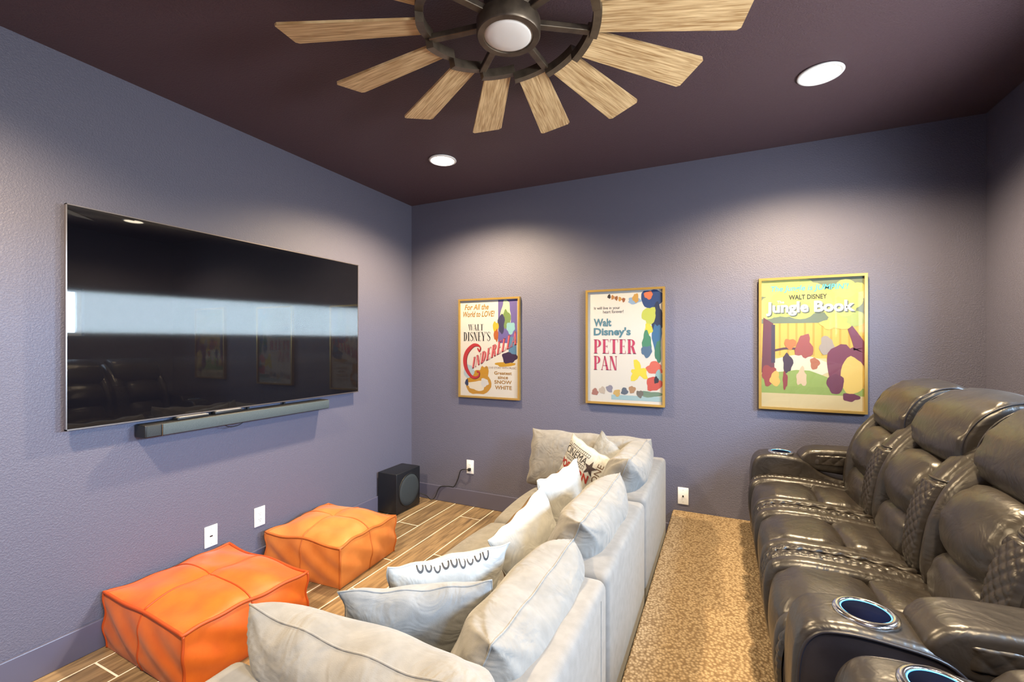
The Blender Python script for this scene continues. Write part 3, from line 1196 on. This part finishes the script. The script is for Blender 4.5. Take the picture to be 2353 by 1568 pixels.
def draw_two(put):
    X = lambda v: (v - 1385) / 655
    Y = lambda v: (1200 - v) / 1010
    put('illustration', poly2(blob(X(1950), Y(275), .145, .085, 21, .12)), (38, 70, 128))
    put('illustration', poly2(blob(X(1800), Y(285), .085, .03, 22)), (150, 180, 216))
    put('illustration', poly2(blob(X(1990), Y(440), .075, .12, 23)), (30, 48, 84))
    put('illustration', poly2(blob(X(1990), Y(620), .06, .13, 24)), (56, 112, 160))
    put('illustration', poly2(blob(X(1925), Y(420), .09, .075, 25)), (196, 206, 92))
    put('illustration', poly2(blob(X(1920), Y(540), .05, .05, 26)), (222, 214, 70))
    put('illustration', poly2(blob(X(1905), Y(660), .06, .10, 27)), (72, 142, 112))
    put('illustration', poly2(blob(X(2000), Y(740), .04, .10, 28)), (62, 126, 102))
    put('illustration', poly2(blob(X(1920), Y(240), .055, .035, 29)), (226, 122, 84))
    for k in range(5):
        put('illustration', poly2(blob(X(1580 + k * 32), Y(238 + k * 9), .022, .020, 30 + k)), [(40, 36, 40), (190, 130, 70), (150, 92, 50), (206, 156, 80), (160, 96, 60)][k])
    put('illustration', poly2(blob(X(1812), Y(262), .04, .04, 36)), (206, 160, 82))
    put('illustration', poly2(blob(X(1905), Y(735), .07, .05, 37)), (84, 116, 150))
    put('illustration', poly2(blob(X(1835), Y(915), .10, .075, 38, .5)), (240, 222, 70))
    put('illustration', poly2(blob(X(1970), Y(880), .10, .055, 39)), (224, 112, 96))
    put('illustration', poly2(blob(X(2005), Y(960), .05, .06, 40)), (150, 190, 196))
    put('illustration', poly2(blob(X(1965), Y(1020), .10, .06, 41)), (214, 92, 82))
    put('illustration', poly2(blob(X(1985), Y(985), .03, .03, 42)), (44, 44, 60))
    put('illustration', q2(R(X(1600), X(2030), Y(1172), Y(1130))), (170, 204, 214))
    put('illustration', poly2(blob(X(1930), Y(1110), .16, .025, 43)), (120, 150, 130))
    cs = [(178, 124, 116), (206, 192, 178), (150, 148, 168), (214, 180, 110), (96, 110, 130), (186, 146, 112), (120, 116, 112)]
    for k in range(7):
        put('illustration', poly2(blob(X(1452 + k * 66), Y(1112 - 18 * (k % 3)), .045, .032, 50 + k)), cs[k])
    put('lettering', fit(text2d('It will live in your', bold=.0), X(1443), X(1676), Y(362), Y(328)), (86, 76, 84), 'small grey slogan lettering')
    put('lettering', fit(text2d('heart forever!', bold=.0), X(1525), X(1708), Y(390), Y(362)), (86, 76, 84), 'small grey slogan lettering')
    teal = (84, 136, 156)
    put('lettering', fit(text2d('Walt', bold=.035), X(1440), X(1600), Y(510), Y(438)), teal, 'teal lettering')
    put('lettering', fit(text2d("Disney's", bold=.035), X(1440), X(1770), Y(612), Y(520)), teal, 'teal lettering')
    put('lettering', fit(didone_text('PETER'), X(1440), X(1818), Y(758), Y(628)), (198, 62, 104), 'tall crimson serif title lettering')
    put('lettering', fit(didone_text('PAN'), X(1440), X(1652), Y(908), Y(780)), (198, 62, 104), 'tall crimson serif title lettering')


def draw_three(put):
    X = lambda v: (v - 325) / 788
    Y = lambda v: (1160 - v) / 1032
    put('illustration', q2(R(0, 1, 0, 1)), (226, 206, 150))
    put('illustration', q2(R(0, 1, Y(760), Y(440))), (224, 190, 84))
    for k in range(9):
        put('illustration', q2(R(X(470 + k * 66), X(486 + k * 66), Y(740), Y(470))), (206, 166, 60))
    put('illustration', q2(R(0, 1, Y(480), 1)), (120, 132, 108))
    rs = np.random.RandomState(6)
    g = [(206, 208, 110), (196, 204, 120), (216, 212, 118), (182, 196, 110)]
    for k in range(26):
        cx, cy = rs.rand(), Y(130 + rs.rand() * 330)
        put('illustration', poly2(ell(cx, cy, .10 + .05 * rs.rand(), .055 + .03 * rs.rand(), 16)), g[k % 4])
    put('illustration', poly2(blob(X(640), Y(830), .30, .09, 60, .1)), (232, 226, 196))
    put('illustration', poly2(blob(X(560), Y(960), .42, .10, 61, .1)), (156, 178, 92))
    put('illustration', q2(R(0, 1, Y(1045), Y(985))), (150, 172, 88))
    put('illustration', q2(R(0, 1, 0, Y(1045))), (218, 198, 150))
    put('illustration', q2([(X(330), Y(880)), (X(436), Y(880)), (X(425), Y(480)), (X(345), Y(430))]), (112, 58, 70))
    put('illustration', q2([(X(408), Y(800)), (X(440), Y(800)), (X(440), Y(490)), (X(410), Y(490))]), (72, 58, 78))
    put('illustration', q2(*stroke(spline([(X(430), Y(700)), (X(520), Y(682)), (X(600), Y(684)), (X(670), Y(690))], 14), [.016] * 14)), (92, 50, 62))
    put('illustration', poly2(blob(X(560), Y(645), .06, .04, 62)), (214, 122, 60))
    put('illustration', poly2(blob(X(670), Y(670), .085, .09, 63, .22)), (168, 84, 76))
    put('illustration', poly2(blob(X(840), Y(660), .07, .07, 64)), (176, 162, 150))
    put('illustration', poly2(blob(X(540), Y(800), .05, .075, 65)), (72, 50, 66))
    put('illustration', poly2(blob(X(750), Y(800), .045, .045, 66)), (186, 112, 80))
    put('illustration', poly2(blob(X(905), Y(480), .13, .055, 67, .3)), (238, 210, 104))
    put('illustration', q2(*stroke(spline([(X(1010), Y(520)), (X(1060), Y(620)), (X(1085), Y(700)), (X(1040), Y(760))], 16), [.05 + .008 * i for i in range(16)])), (126, 58, 82))
    put('illustration', poly2(blob(X(965), Y(800), .17, .14, 68, .12)), (126, 58, 82))
    put('illustration', poly2(blob(X(1030), Y(890), .115, .14, 69, .06)), (236, 202, 108))
    put('illustration', poly2(blob(X(905), Y(955), .08, .075, 70, .1)), (112, 50, 76))
    put('illustration', poly2(blob(X(1015), Y(1055), .08, .03, 71)), (112, 50, 76))
    put('illustration', poly2(blob(X(390), Y(900), .075, .08, 72)), (160, 70, 66))
    put('illustration', poly2(blob(X(440), Y(930), .05, .06, 73)), (228, 188, 96))
    put('illustration', poly2(blob(X(520), Y(940), .025, .07, 74)), (150, 62, 62))
    put('illustration', poly2(blob(X(650), Y(910), .05, .07, 75, .25)), (226, 196, 160))
    put('lettering', fit(text2d("The Jungle is JUMPIN'!", bold=.02, shear=.2), X(405), X(1000), Y(235), Y(176)), (92, 190, 206), 'cyan slanted slogan lettering')
    put('lettering', fit(text2d('WALT DISNEY', bold=.02), X(550), X(842), Y(292), Y(254)), (46, 44, 36), 'dark lettering')
    put('lettering', fit(text2d('The', bold=.02), X(455), X(512), Y(320), Y(297)), (240, 240, 236))
    slab = fit(text2d('Jungle Book', bold=.038), X(366), X(1046), Y(420), Y(306))
    put('lettering', (slab[0] + np.array([.010, -.008]), slab[1]), (96, 104, 90), 'dark drop shadow of the title lettering')
    put('lettering', slab, (244, 244, 240), 'bold white title lettering')


poster(-2.134, -1.536, .962, 1.830, 'gold framed film poster with pink rising title, nearest the television wall', draw_one)
poster(-.970, -.382, .975, 1.852, 'gold framed white film poster with crimson title, middle of the three', draw_two)
poster(.214, .798, 1.005, 1.871, 'gold framed yellow green film poster with bold white title, above the recliners', draw_three)


# ================================================================== POUFS
def pouf(x0, x1, y0, y1, h, mat, pmat, label, rot=0, dome=.055):
    cx, cy = (x0 + x1) / 2, (y0 + y1) / 2
    W, D = x1 - x0, y1 - y0
    cr, sr = math.cos(rot), math.sin(rot)
    root = thing('floor_pouf', (cx, cy, 0), label, 'pouf', 'orange floor poufs along the television wall')

    def Pf(a, b, c):
        a, b, c = (np.asarray(v, float) for v in (a, b, c))
        side = 1 - c ** 2
        x = W / 2 * (a * (.955 + .02 * side) + .05 * a * (1 - b ** 2) * side)
        y = D / 2 * (b * (.955 + .02 * side) + .05 * b * (1 - a ** 2) * side)
        cn = (np.abs(a) * np.abs(b)) ** 4
        x = x * (1 + .03 * cn * np.clip(c, 0, 1))
        y = y * (1 + .03 * cn * np.clip(c, 0, 1))
        crease = 1 - .16 * (np.exp(-(a / .05) ** 2) + np.exp(-(b / .05) ** 2)) * (1 - np.maximum(np.abs(a), np.abs(b)) ** 2)
        z = h / 2 * (c + 1) + np.clip(c, 0, 1) * dome * ((1 - a ** 2) * (1 - b ** 2)) ** .7 * crease
        z = z + .006 * np.sin(5 * a + 3 * b + cx * 9) * np.clip(c, 0, 1) + .004 * np.sin(9 * b - 4 * a + cy * 5) * np.clip(c, 0, 1)
        z = z - .012 * (1 - np.clip(np.maximum(np.abs(a), np.abs(b)), 0, 1) ** 6) * 0
        wr = .006 * np.sin(8 * (a + b) + 5 * c) * side
        x = x + wr * a
        y = y + wr * b
        return np.stack([cx + x * cr - y * sr, cy + x * sr + y * cr, np.maximum(z, .002)], -1)
    n = 30
    g = np.linspace(-1, 1, n)
    A, B = np.meshgrid(g, g, indexing='ij')
    one = np.ones_like(A)
    parts = []
    for (a, b, c, fl) in ((A, B, one, False), (A, B, -one, True), (one, A, B, False), (-one, A, B, True), (A, one, B, True), (A, -one, B, False)):
        parts.append((Pf(a, b, c).reshape(-1, 3), grid_faces(n, n, flip=fl)))
    V, F = join(*parts)
    bm = bmesh.new()
    vs = [bm.verts.new(v) for v in V]
    for f in F:
        bm.faces.new([vs[i] for i in f])
    bmesh.ops.remove_doubles(bm, verts=bm.verts[:], dist=1e-4)
    bmesh.ops.recalc_face_normals(bm, faces=bm.faces[:])
    bm.verts.index_update()
    V = np.array([v.co[:] for v in bm.verts])
    F = [tuple(v.index for v in f.verts) for f in bm.faces]
    bm.free()
    mobj('cover', V, F, mat, root, True, 50)
    k = np.linspace(-1, 1, 30)
    o = np.ones_like(k)
    lift = np.array([0, 0, .002])
    u = np.concatenate([k[:-1], o[:-1], -k[:-1], -o[:-1]])
    v = np.concatenate([-o[:-1], k[:-1], o[:-1], -k[:-1]])
    mobj('piping', *tube(Pf(u, v, np.ones_like(u)) + lift, .008, 6, closed=True), pmat, root, True)
    for sa, sb_ in ((1, 1), (1, -1), (-1, 1), (-1, -1)):
        mobj('corner_seam', *tube(Pf(o * sa, o * sb_, k), .006, 6), pmat, root, True)
    z0 = np.zeros_like(k)
    mobj('top_seam', *tube(Pf(k, z0, o) + lift, .004, 6), pmat, root, True)
    mobj('top_seam', *tube(Pf(z0, k, o) + lift, .004, 6), pmat, root, True)
    for s in (-1, 1):
        mobj('side_seam', *tube(Pf(o * s, z0, k), .004, 6), pmat, root, True)
        mobj('side_seam', *tube(Pf(z0, o * s, k), .004, 6), pmat, root, True)


pouf(-2.645, -1.955, 1.07, 1.66, .255, 'pouf_orange', 'pouf_piping', 'deep orange square leather pouf nearest the sofa corner', rot=math.radians(-2))
pouf(-2.635, -2.03, 1.90, 2.44, .245, 'pouf_amber', 'pouf_piping_amber', 'lighter amber square leather pouf next to the subwoofer', rot=math.radians(4), dome=.075)

# ================================================================== SECTIONAL SOFA
SB = -.35            # rear plane of the sofa back
ST = .655            # height of its frame
SF = -1.24           # front of the seats
mods = [(.60, 1.49), (1.50, 2.29), (2.30, 3.19)]
names = ['end section of the pale grey sectional sofa nearest the camera', 'middle armless section of the pale grey sectional sofa',
         'end section of the pale grey sectional sofa nearest the poster wall']
for k, (a, b) in enumerate(mods):
    r = thing('sofa_section', ((SB + SF) / 2, (a + b) / 2, 0), names[k], 'sofa', 'sections of the sectional sofa')
    mobj('base', *rbox(SF + .03, SB - .13, a + .002, b - .002, .06, .29, .025, 4), 'sofa_fabric', r, True, 40)
    # back frame with a slightly crowned top
    mobj('back_frame', *rbox(SB - .14, SB, a + .002, b - .002, .05, ST + (.012 if k == 2 else 0), .03, 5), 'sofa_fabric', r, True, 40)
    c0, c1 = a + .01, b - .01
    if k == 0:
        mobj('side_frame', *rbox(SF + .13, SB - .135, a, a + .13, .05, ST, .03, 5), 'sofa_fabric', r, True, 40)
        c0 = a + .13
    if k == 2:
        mobj('side_frame', *rbox(SF + .05, SB - .135, b - .13, b, .05, ST, .03, 5), 'sofa_fabric', r, True, 40)
        c1 = b - .135
    prof = [(SF, .36), (SF + .01, .31), (SF + .06, .285), (-.8, .285), (SB - .16, .285), (SB - .145, .33), (SB - .15, .42), (SB - .3, .438), (-.85, .445), (SF + .12, .440), (SF + .03, .415)]
    mobj('seat_cushion', *soft_extrude(prof, c0, c1, r=.05, bulge=.02, pucker=.0015, seed=k), 'cushion_fabric', r, True)
    for xx in (SF + .08, SB - .06):
        for yy in (a + .06, b - .06):
            mobj('leg', *box(xx - .025, xx + .025, yy - .025, yy + .025, 0, .07), 'slot_dark', r)
    if k == 0:
        mobj('rear_seam', *tube([(SB + .0005, 1.40, z) for z in np.linspace(.08, ST - .03, 10)], .0015, 5), 'pillow_grey', r)

G_BACK = 'loose back cushions of the sectional sofa'


def back_cushion(c, w, h, t, wdir, nrm, seed, label, sag=.02, roll=0, b=.5, a=4.2, ear=.035, wr=.009):
    P = Pillow(w, h, t, ear=ear, a=a, b=b, seed=seed, wr=wr, n=44, sag=sag).place(c, wdir, nrm, roll)
    return pillow_thing('back_cushion', P, 'cushion_fabric', 'cushion_fabric', 'cushion_fabric', label, 'cushion', G_BACK)


# along the back: normals face the TV (-X), leaning back
back_cushion((-.55, 1.225, .585), .64, .345, .24, (0, -1, 0), (-.92, 0, .38), 1, 'plump grey back cushion on the sofa end section, closest to the carpet aisle corner', sag=.015)
back_cushion((-.535, 1.90, .625), .68, .375, .23, (0, -1, 0), (-.92, 0, .38), 2, 'grey back cushion in the middle of the long sofa back')
back_cushion((-.515, 2.66, .65), .70, .385, .22, (0, -1, .05), (-.92, 0, .36), 3, 'grey back cushion on the long sofa back nearest the poster wall')
# end cushions
back_cushion((-.745, .815, .605), .70, .345, .22, (-1, 0, 0), (0, .93, .36), 4, 'wide grey cushion along the near end of the sofa, in the foreground', sag=.02)
back_cushion((-.845, 2.985, .628), .84, .385, .19, (1, 0, .0), (0, -.95, .30), 5, 'upright square cornered grey cushion at the far end of the sofa against the poster wall', ear=.014, sag=.0, wr=.006)

G_TH = 'throw pillows on the sofa'
# grey pillow in the far corner
P = Pillow(.42, .42, .14, seed=11, ear=.09).place((-.66, 2.80, .60), (1, .35, 0), (-.45, -.85, .28), math.radians(-38))
pillow_thing('throw_pillow', P, 'pillow_grey', 'pillow_grey', 'pillow_grey', 'grey throw pillow standing on its corner behind the printed cinema pillow', 'pillow', G_TH)

# printed pillow
PC = Pillow(.41, .41, .13, seed=12, ear=.06, wr=.004).place((-.78, 2.62, .625), (1, -.5, 0), (-.55, -.80, .28), math.radians(-14))
rp = pillow_thing('throw_pillow', PC, 'pillow_white', 'pillow_white', 'pillow_white', 'white throw pillow printed with cinema, popcorn and star motifs', 'pillow', G_TH)
fc = [o for o in rp.children if o.name.startswith('cover')][0]


def pprint(P, parent, vf, rgb, name='lettering', side=1):
    V, F = vf
    V = np.asarray(V, float)
    # subdivide long faces so that the print follows the cloth
    bm = bmesh.new()
    vs = [bm.verts.new((v[0], v[1], 0)) for v in V]
    for f in F:
        try:
            bm.faces.new([vs[i] for i in f])
        except ValueError:
            pass
    bmesh.ops.triangulate(bm, faces=bm.faces[:])
    for _ in range(2):
        long_e = [e_ for e_ in bm.edges if e_.calc_length() > .12]
        if long_e:
            bmesh.ops.subdivide_edges(bm, edges=long_e, cuts=1)
            bmesh.ops.triangulate(bm, faces=[f for f in bm.faces if len(f.verts) > 3])
    bm.verts.index_update()
    for f in bm.faces:
        f.normal_update()
    F2 = [tuple(v.index for v in f.verts) if f.normal.z > 0 else tuple(v.index for v in f.verts)[::-1] for f in bm.faces]
    V2 = np.array([v.co[:] for v in bm.verts])
    bm.free()
    mobj(name, P.on(V2[:, 0], V2[:, 1], .0016, side), F2, ink(*rgb), parent)


def filmstrip(x0, x1, y0, y1, n):
    t = .012
    Q = [R(x0, x1, y0, y0 + t), R(x0, x1, y1 - t, y1)]
    for k in range(n + 1):
        x = x0 + (x1 - x0 - t) * k / n
        Q.append(R(x, x + t, y0, y1))
    return q2(*Q)


def star(cx, cy, r):
    P = []
    for k in range(10):
        a = PI / 2 + k * PI / 5
        rr = r if k % 2 == 0 else r * .4
        P.append((cx + rr * math.cos(a), cy + rr * math.sin(a)))
    return poly2(P)


blk = (34, 28, 30)
pprint(PC, fc, filmstrip(-.86, .30, .74, .84, 14), blk, 'film_strip')
pprint(PC, fc, fit(text2d('CINEMA'), -.86, .30, .50, .72), blk)
pprint(PC, fc, filmstrip(-.86, .30, .36, .47, 14), blk, 'film_strip')
pprint(PC, fc, star(.50, .50, .24), (46, 28, 34), 'star')
pprint(PC, fc, fit(text2d('POPCORN', bold=.035), -.86, .58, .06, .30), (168, 44, 30))
pprint(PC, fc, fit(text2d('W', bold=.035), -.20, .08, -.26, -.02), blk)
pprint(PC, fc, fit(text2d('NG', bold=.03), .0, .42, -.56, -.32), blk)
pprint(PC, fc, multi(*[poly2(ell(-.6 + .1 * k, -.66, .025, .025, 10)) for k in range(10)]), blk, 'dots')
for k, (bx, by) in enumerate(((.22, -.12), (.34, -.2), (.26, -.26))):
    pprint(PC, fc, poly2(blob(bx, by, .085, .08, 80 + k)), (232, 214, 120), 'popcorn_motif')
V, F = fit(text2d('ADMIT ONE'), -.75, .75, 0, .18)
pprint(PC, fc, (np.stack([.86 - V[:, 1], V[:, 0]], 1), F), (90, 60, 40))

# white pillows seen from behind
P = Pillow(.37, .37, .15, seed=13, ear=.09).place((-.77, 2.26, .59), (-.25, -.95, 0), (-.93, .26, -.10), math.radians(-6))
r = pillow_thing('throw_pillow', P, 'pillow_brown', 'pillow_white', 'pillow_white', 'white backed throw pillow just in front of the printed cinema pillow', 'pillow', G_TH)
P = Pillow(.39, .38, .15, seed=14, ear=.09).place((-.76, 1.80, .55), (-.28, -.95, 0), (-.93, .28, -.12), math.radians(-20))
r = pillow_thing('throw_pillow', P, 'pillow_brown', 'pillow_white', 'pillow_white', 'white backed throw pillow with brown front leaning on the middle back cushion', 'pillow', G_TH)
# pair in the near corner
PJ = Pillow(.43, .40, .14, seed=15, ear=.09).place((-.872, 1.298, .548), (-.60, -.80, 0), (-.76, .57, .32), math.radians(2))
rj = pillow_thing('throw_pillow', PJ, 'pillow_white', 'pillow_white', 'pillow_white', 'white throw pillow with a black loop print along its top edge', 'pillow', G_TH)
fj = [o for o in rj.children if o.name.startswith('cover')][0]
loops = []
for k in range(9):
    cx_ = -.55 + k * .135
    ry_ = .065 if k % 3 else .085
    arc = lambda rx, ry: [(cx_ + rx * math.cos(PI + PI * q / 15), .996 + ry * math.sin(PI + PI * q / 15)) for q in range(16)]
    o_, n_ = arc(.058, ry_ * 1.3), arc(.036, ry_ * 1.3 - .03)
    loops.append(q2(*[[o_[q], o_[(q + 1) % 16], n_[(q + 1) % 16], n_[q]] for q in range(15)]))
Vl, Fl = multi(*loops)
Vl[:, 1] = np.minimum(Vl[:, 1], .996)
pprint(PJ, fj, (Vl, Fl), blk, 'loop_border', side=-1)
P = Pillow(.43, .42, .15, seed=16, ear=.08).place((-.83, 1.10, .555), (-.83, -.56, 0), (-.50, .78, .36), math.radians(0))
pillow_thing('throw_pillow', P, 'pillow_grey', 'pillow_grey', 'pillow_grey', 'grey throw pillow in front of the white pillow in the near sofa corner', 'pillow', G_TH)

# ================================================================== RECLINERS
def cupholder(root, x, y, z):
    ch = mobj('cup_holder', *lathe([(.050, -.004), (.050, .006), (.053, .0085), (.060, .008), (.066, .004), (.067, -.004)], (x, y, z), 44, closed=True), 'chrome', root, True)
    mobj('cup_well', *lathe([(.0475, .004), (.046, -.10), (.001, -.102)], (x, y, z), 36), 'cup_inside', ch, True)
    mobj('light_ring', *lathe([(.0483, .002), (.0483, .0055), (.0500, .0055), (.0500, .002)], (x, y, z), 40, closed=True), 'blue_led', ch, True)


def arm(root, y0, y1, side):
    """side: -1 outer face towards -y, +1 towards +y"""
    prof = [(.19, .275), (.165, .40), (.15, .55), (.155, .70), (.185, .765), (.24, .785), (.33, .785), (.43, .768), (.50, .71), (.60, .675), (.80, .665), (1.0, .66), (1.04, .60), (1.04, .30), (.6, .272)]
    ab = mobj('arm_body', *soft_extrude(prof, y0, y1, r=.022, npf=90, ny=8, pucker=.0006, seed=int(y0 * 100)), 'leather', root, True)
    yo = y0 if side < 0 else y1
    # outer side panel: dark, following the arm's outline a little inside
    Pp = closed_spline(prof, 90)
    c = Pp.mean(0)
    ins = c + (Pp - c) * np.array([.965, .93])
    d = -.003 if side < 0 else .003
    V = [(p[0], yo + d, p[1]) for p in ins] + [(p[0], yo - d * 2, p[1]) for p in ins]
    nn = len(ins)
    F = [tuple(range(nn)), tuple(range(nn, 2 * nn))[::-1]] + [(i, nn + i, nn + (i + 1) % nn, (i + 1) % nn) for i in range(nn)]
    mobj('side_panel', V, F, 'leather_side', root, True, 30)
    mobj('panel_piping', *tube([(p[0], yo + d * 1.2, p[1]) for p in ins], .0045, 6, closed=True), 'leather_side', root, True)
    ym = (y0 + y1) / 2
    cupholder(root, .312, ym, .7875)
    pp = [(.415, .745), (.40, .775), (.415, .805), (.46, .832), (.60, .842), (.80, .845), (.95, .84), (1.0, .81), (.99, .75), (.95, .715), (.7, .705), (.5, .712)]
    pad = mobj('armrest_pad', *soft_extrude(pp, y0 + .004, y1 - .004, r=.022, npf=70, ny=10, pucker=.0008, seed=3), 'leather', root, True)
    # quilted cheeks on the pad
    for s_, yy in ((-1, y0 + .005), (1, y1 - .005)):
        xs = np.linspace(.45, .93, 14)
        nu, nv = 110, 24
        V = []
        for i in range(nu):
            x = .445 + (.955 - .445) * i / (nu - 1)
            ztop = .812 - .02 * max(0, (.50 - x) / .055) ** 2 + .012 * min(1, max(0, (x - .5) / .2))
            zb = .742
            for j in range(nv):
                z = zb + (ztop - zb) * j / (nv - 1)
                a_, b_ = (x + z) / .036, (x - z) / .036
                hh = abs(math.sin(PI * a_ / 1.41) * math.sin(PI * b_ / 1.41)) ** .3
                ed = min(1, i / 9, (nu - 1 - i) / 9, j / 4, (nv - 1 - j) / 4) ** .6
                V.append((x, yy + s_ * ((.002 + .004 * hh) * ed - .014 * (1 - ed)), z))
        mobj('quilted_cheek', V, grid_faces(nu, nv, flip=s_ < 0) if True else [], 'leather', pad, True)


def seat_unit(root, y0, y1, seed):
    W = y1 - y0
    s1, s2 = y0 + .118, y1 - .118           # central pads
    foot = [(.205, .29), (.172, .34), (.150, .46), (.147, .57), (.168, .635), (.225, .668), (.31, .676), (.385, .672), (.425, .650), (.428, .60), (.38, .55), (.30, .40), (.26, .30)]
    mobj('footrest_pad', *soft_extrude(foot, s1, s2, r=.03, npf=64, bulge=.018, pucker=.0035, seed=seed), 'leather', root, True)
    seat = [(.425, .60), (.425, .648), (.455, .672), (.53, .672), (.62, .655), (.70, .635), (.74, .60), (.72, .54), (.58, .50), (.46, .52)]
    mobj('seat_pad', *soft_extrude(seat, s1 - .01, s2 + .01, r=.035, npf=60, bulge=.018, pucker=.004, seed=seed + 1), 'leather', root, True)
    band = [(.200, .29), (.165, .34), (.140, .46), (.137, .57), (.160, .640), (.225, .668), (.33, .672), (.45, .668), (.58, .655), (.70, .632), (.74, .58), (.70, .48), (.40, .40), (.28, .30)]
    top = closed_spline(band, 140)
    for i, (a, b) in enumerate(((y0 + .045, s1), (s2, y1 - .045))):
        mobj('seat_side_band', *soft_extrude(band, a, b, r=.02, npf=80, ny=8, bulge=.01, pucker=.0012, seed=seed + 4 + i), 'leather', root, True)
    qc = spline([(.172, .34), (.146, .46), (.143, .57), (.166, .640), (.225, .664), (.33, .670), (.45, .667), (.58, .655), (.69, .634), (.73, .60)], 60)
    for i, (a, b) in enumerate(((y0 + .002, y0 + .046), (y1 - .046, y1 - .002))):
        mobj('quilted_strip', *quilt(qc, a, b, cell=.026, amp=.0065, lift=.002, res=7, flip=False), 'leather', root, True)
        inner = [(x_ + (.012 if x_ < .3 else 0), z_ - .012) for x_, z_ in band]
        mobj('strip_core', *soft_extrude(inner, a, b, r=.006, npf=60, ny=4), 'leather_side', root, True)
    # back
    k1, k2 = y0 + .125, y1 - .075
    lum = [(.70, .54), (.625, .57), (.588, .64), (.585, .71), (.612, .775), (.665, .80), (.74, .79), (.80, .70), (.80, .58)]
    mobj('lumbar_cushion', *soft_extrude(lum, k1, k2, r=.05, npf=60, bulge=.025, pucker=.0035, seed=seed + 7), 'leather', root, True)
    mid = [(.70, .765), (.64, .79), (.612, .85), (.625, .925), (.672, .99), (.73, 1.01), (.82, .98), (.87, .88), (.83, .78)]
    mobj('middle_cushion', *soft_extrude(mid, k1 - .005, k2 + .005, r=.05, npf=60, bulge=.025, pucker=.0035, seed=seed + 8), 'leather', root, True)
    head = [(.755, 1.005), (.715, 1.05), (.722, 1.12), (.765, 1.195), (.83, 1.245), (.90, 1.262), (.955, 1.245), (.965, 1.19), (.93, 1.12), (.86, 1.03)]
    hr = mobj('headrest', *soft_extrude(head, y0 + .045, y1 - .045, r=.024, npf=64, bulge=.014, pucker=.004, seed=seed + 9), 'leather', root, True)
    for yy in (y0 + .047, y1 - .047):
        Hc = closed_spline(head, 50)
        cc = Hc.mean(0)
        Hc = cc + (Hc - cc) * .88
        mobj('headrest_seam', *tube([(p[0], yy, p[1]) for p in Hc], .003, 5, closed=True), 'leather_side', hr, True)
    wing = [(.70, .55), (.635, .60), (.600, .68), (.605, .78), (.625, .88), (.668, .98), (.745, 1.075), (.825, 1.15), (.90, 1.195), (.96, 1.20), (.99, 1.15), (.92, 1.0), (.86, .8), (.82, .6)]
    qcv = spline([(.640, .595), (.601, .68), (.605, .78), (.625, .88), (.660, .968)], 40)
    for i, (a, b) in enumerate(((y0 + .003, y0 + .130), (y1 - .080, y1 - .003))):
        mobj('back_bolster', *soft_extrude(wing, a, b, r=.032, npf=80, ny=10, bulge=.012, pucker=.0018, seed=seed + 11 + i), 'leather', root, True)
        if i == 1:
            continue
        mobj('quilted_panel', *quilt(qcv, a + .005, b - .005, cell=.027, amp=.0065, lift=.009, res=7, round_y=.006, flip=False), 'leather', root, True)
        mobj('panel_piping', *tube([(.656 + .024 * ((y - (a + b) / 2) / .06) ** 2, y, .977) for y in np.linspace(a + .004, b - .004, 12)], .005, 6), 'leather', root, True)
    mobj('base', *rbox(.24, 1.02, y0 + .004, y1 - .004, ZP + .03, .50, .01, 2), 'leather_side', root, True, 35)
    mobj('back_shell', *soft_extrude([(.80, .42), (.82, .7), (.88, .95), (.95, 1.16), (1.0, 1.19), (1.05, 1.15), (1.06, .9), (1.05, .45)], y0 + .004, y1 - .004, r=.02, npf=50, ny=6), 'leather_side', root, True)


def recliner(label, ys, arm_far, arm_near, seed):
    lo_, hi_ = (arm_near or ys[-1])[0], (arm_far or ys[0])[1]
    r = thing('recliner_sofa', (.6, (lo_ + hi_) / 2, ZP), label, 'recliner', 'leather recliners on the riser')
    for i, (a, b) in enumerate(ys):
        seat_unit(r, a, b, seed + 20 * i)
        if i < len(ys) - 1:      # twisted seam roll between two seats
            qc = spline([(.150, .46), (.146, .57), (.168, .644), (.225, .670), (.33, .677), (.45, .674), (.58, .662), (.69, .640), (.73, .60)], 150)
            mobj('seam_roll', *tube([(x_, a + .004 * math.sin(k * .62), z_) for k, (x_, z_) in enumerate(qc)], [.0085 + .0028 * math.sin(k * .62 + 1) for k in range(150)], 8), 'leather', r, True)
    if arm_far:
        arm(r, arm_far[0], arm_far[1], 1)
    if arm_near:
        arm(r, arm_near[0], arm_near[1], -1)
    a, b = lo_ + .05, hi_ - .05
    for xx in (.32, .96):
        for yy in (a, b):
            mobj('foot', *lathe([(.022, 0), (.025, .034)], (xx, yy, ZP), 14), 'black_plastic', r)
    return r


recliner('dark leather three seat recliner sofa with quilted trim facing the television', [(2.495, 3.025), (1.965, 2.495), (1.435, 1.965)], (3.03, 3.20), (1.265, 1.43), 100)
recliner('dark leather recliner cut off by the bottom right corner, cup holder in its arm', [(.49, 1.02)], (1.025, 1.19), (.32, .485), 300).location.x += .06
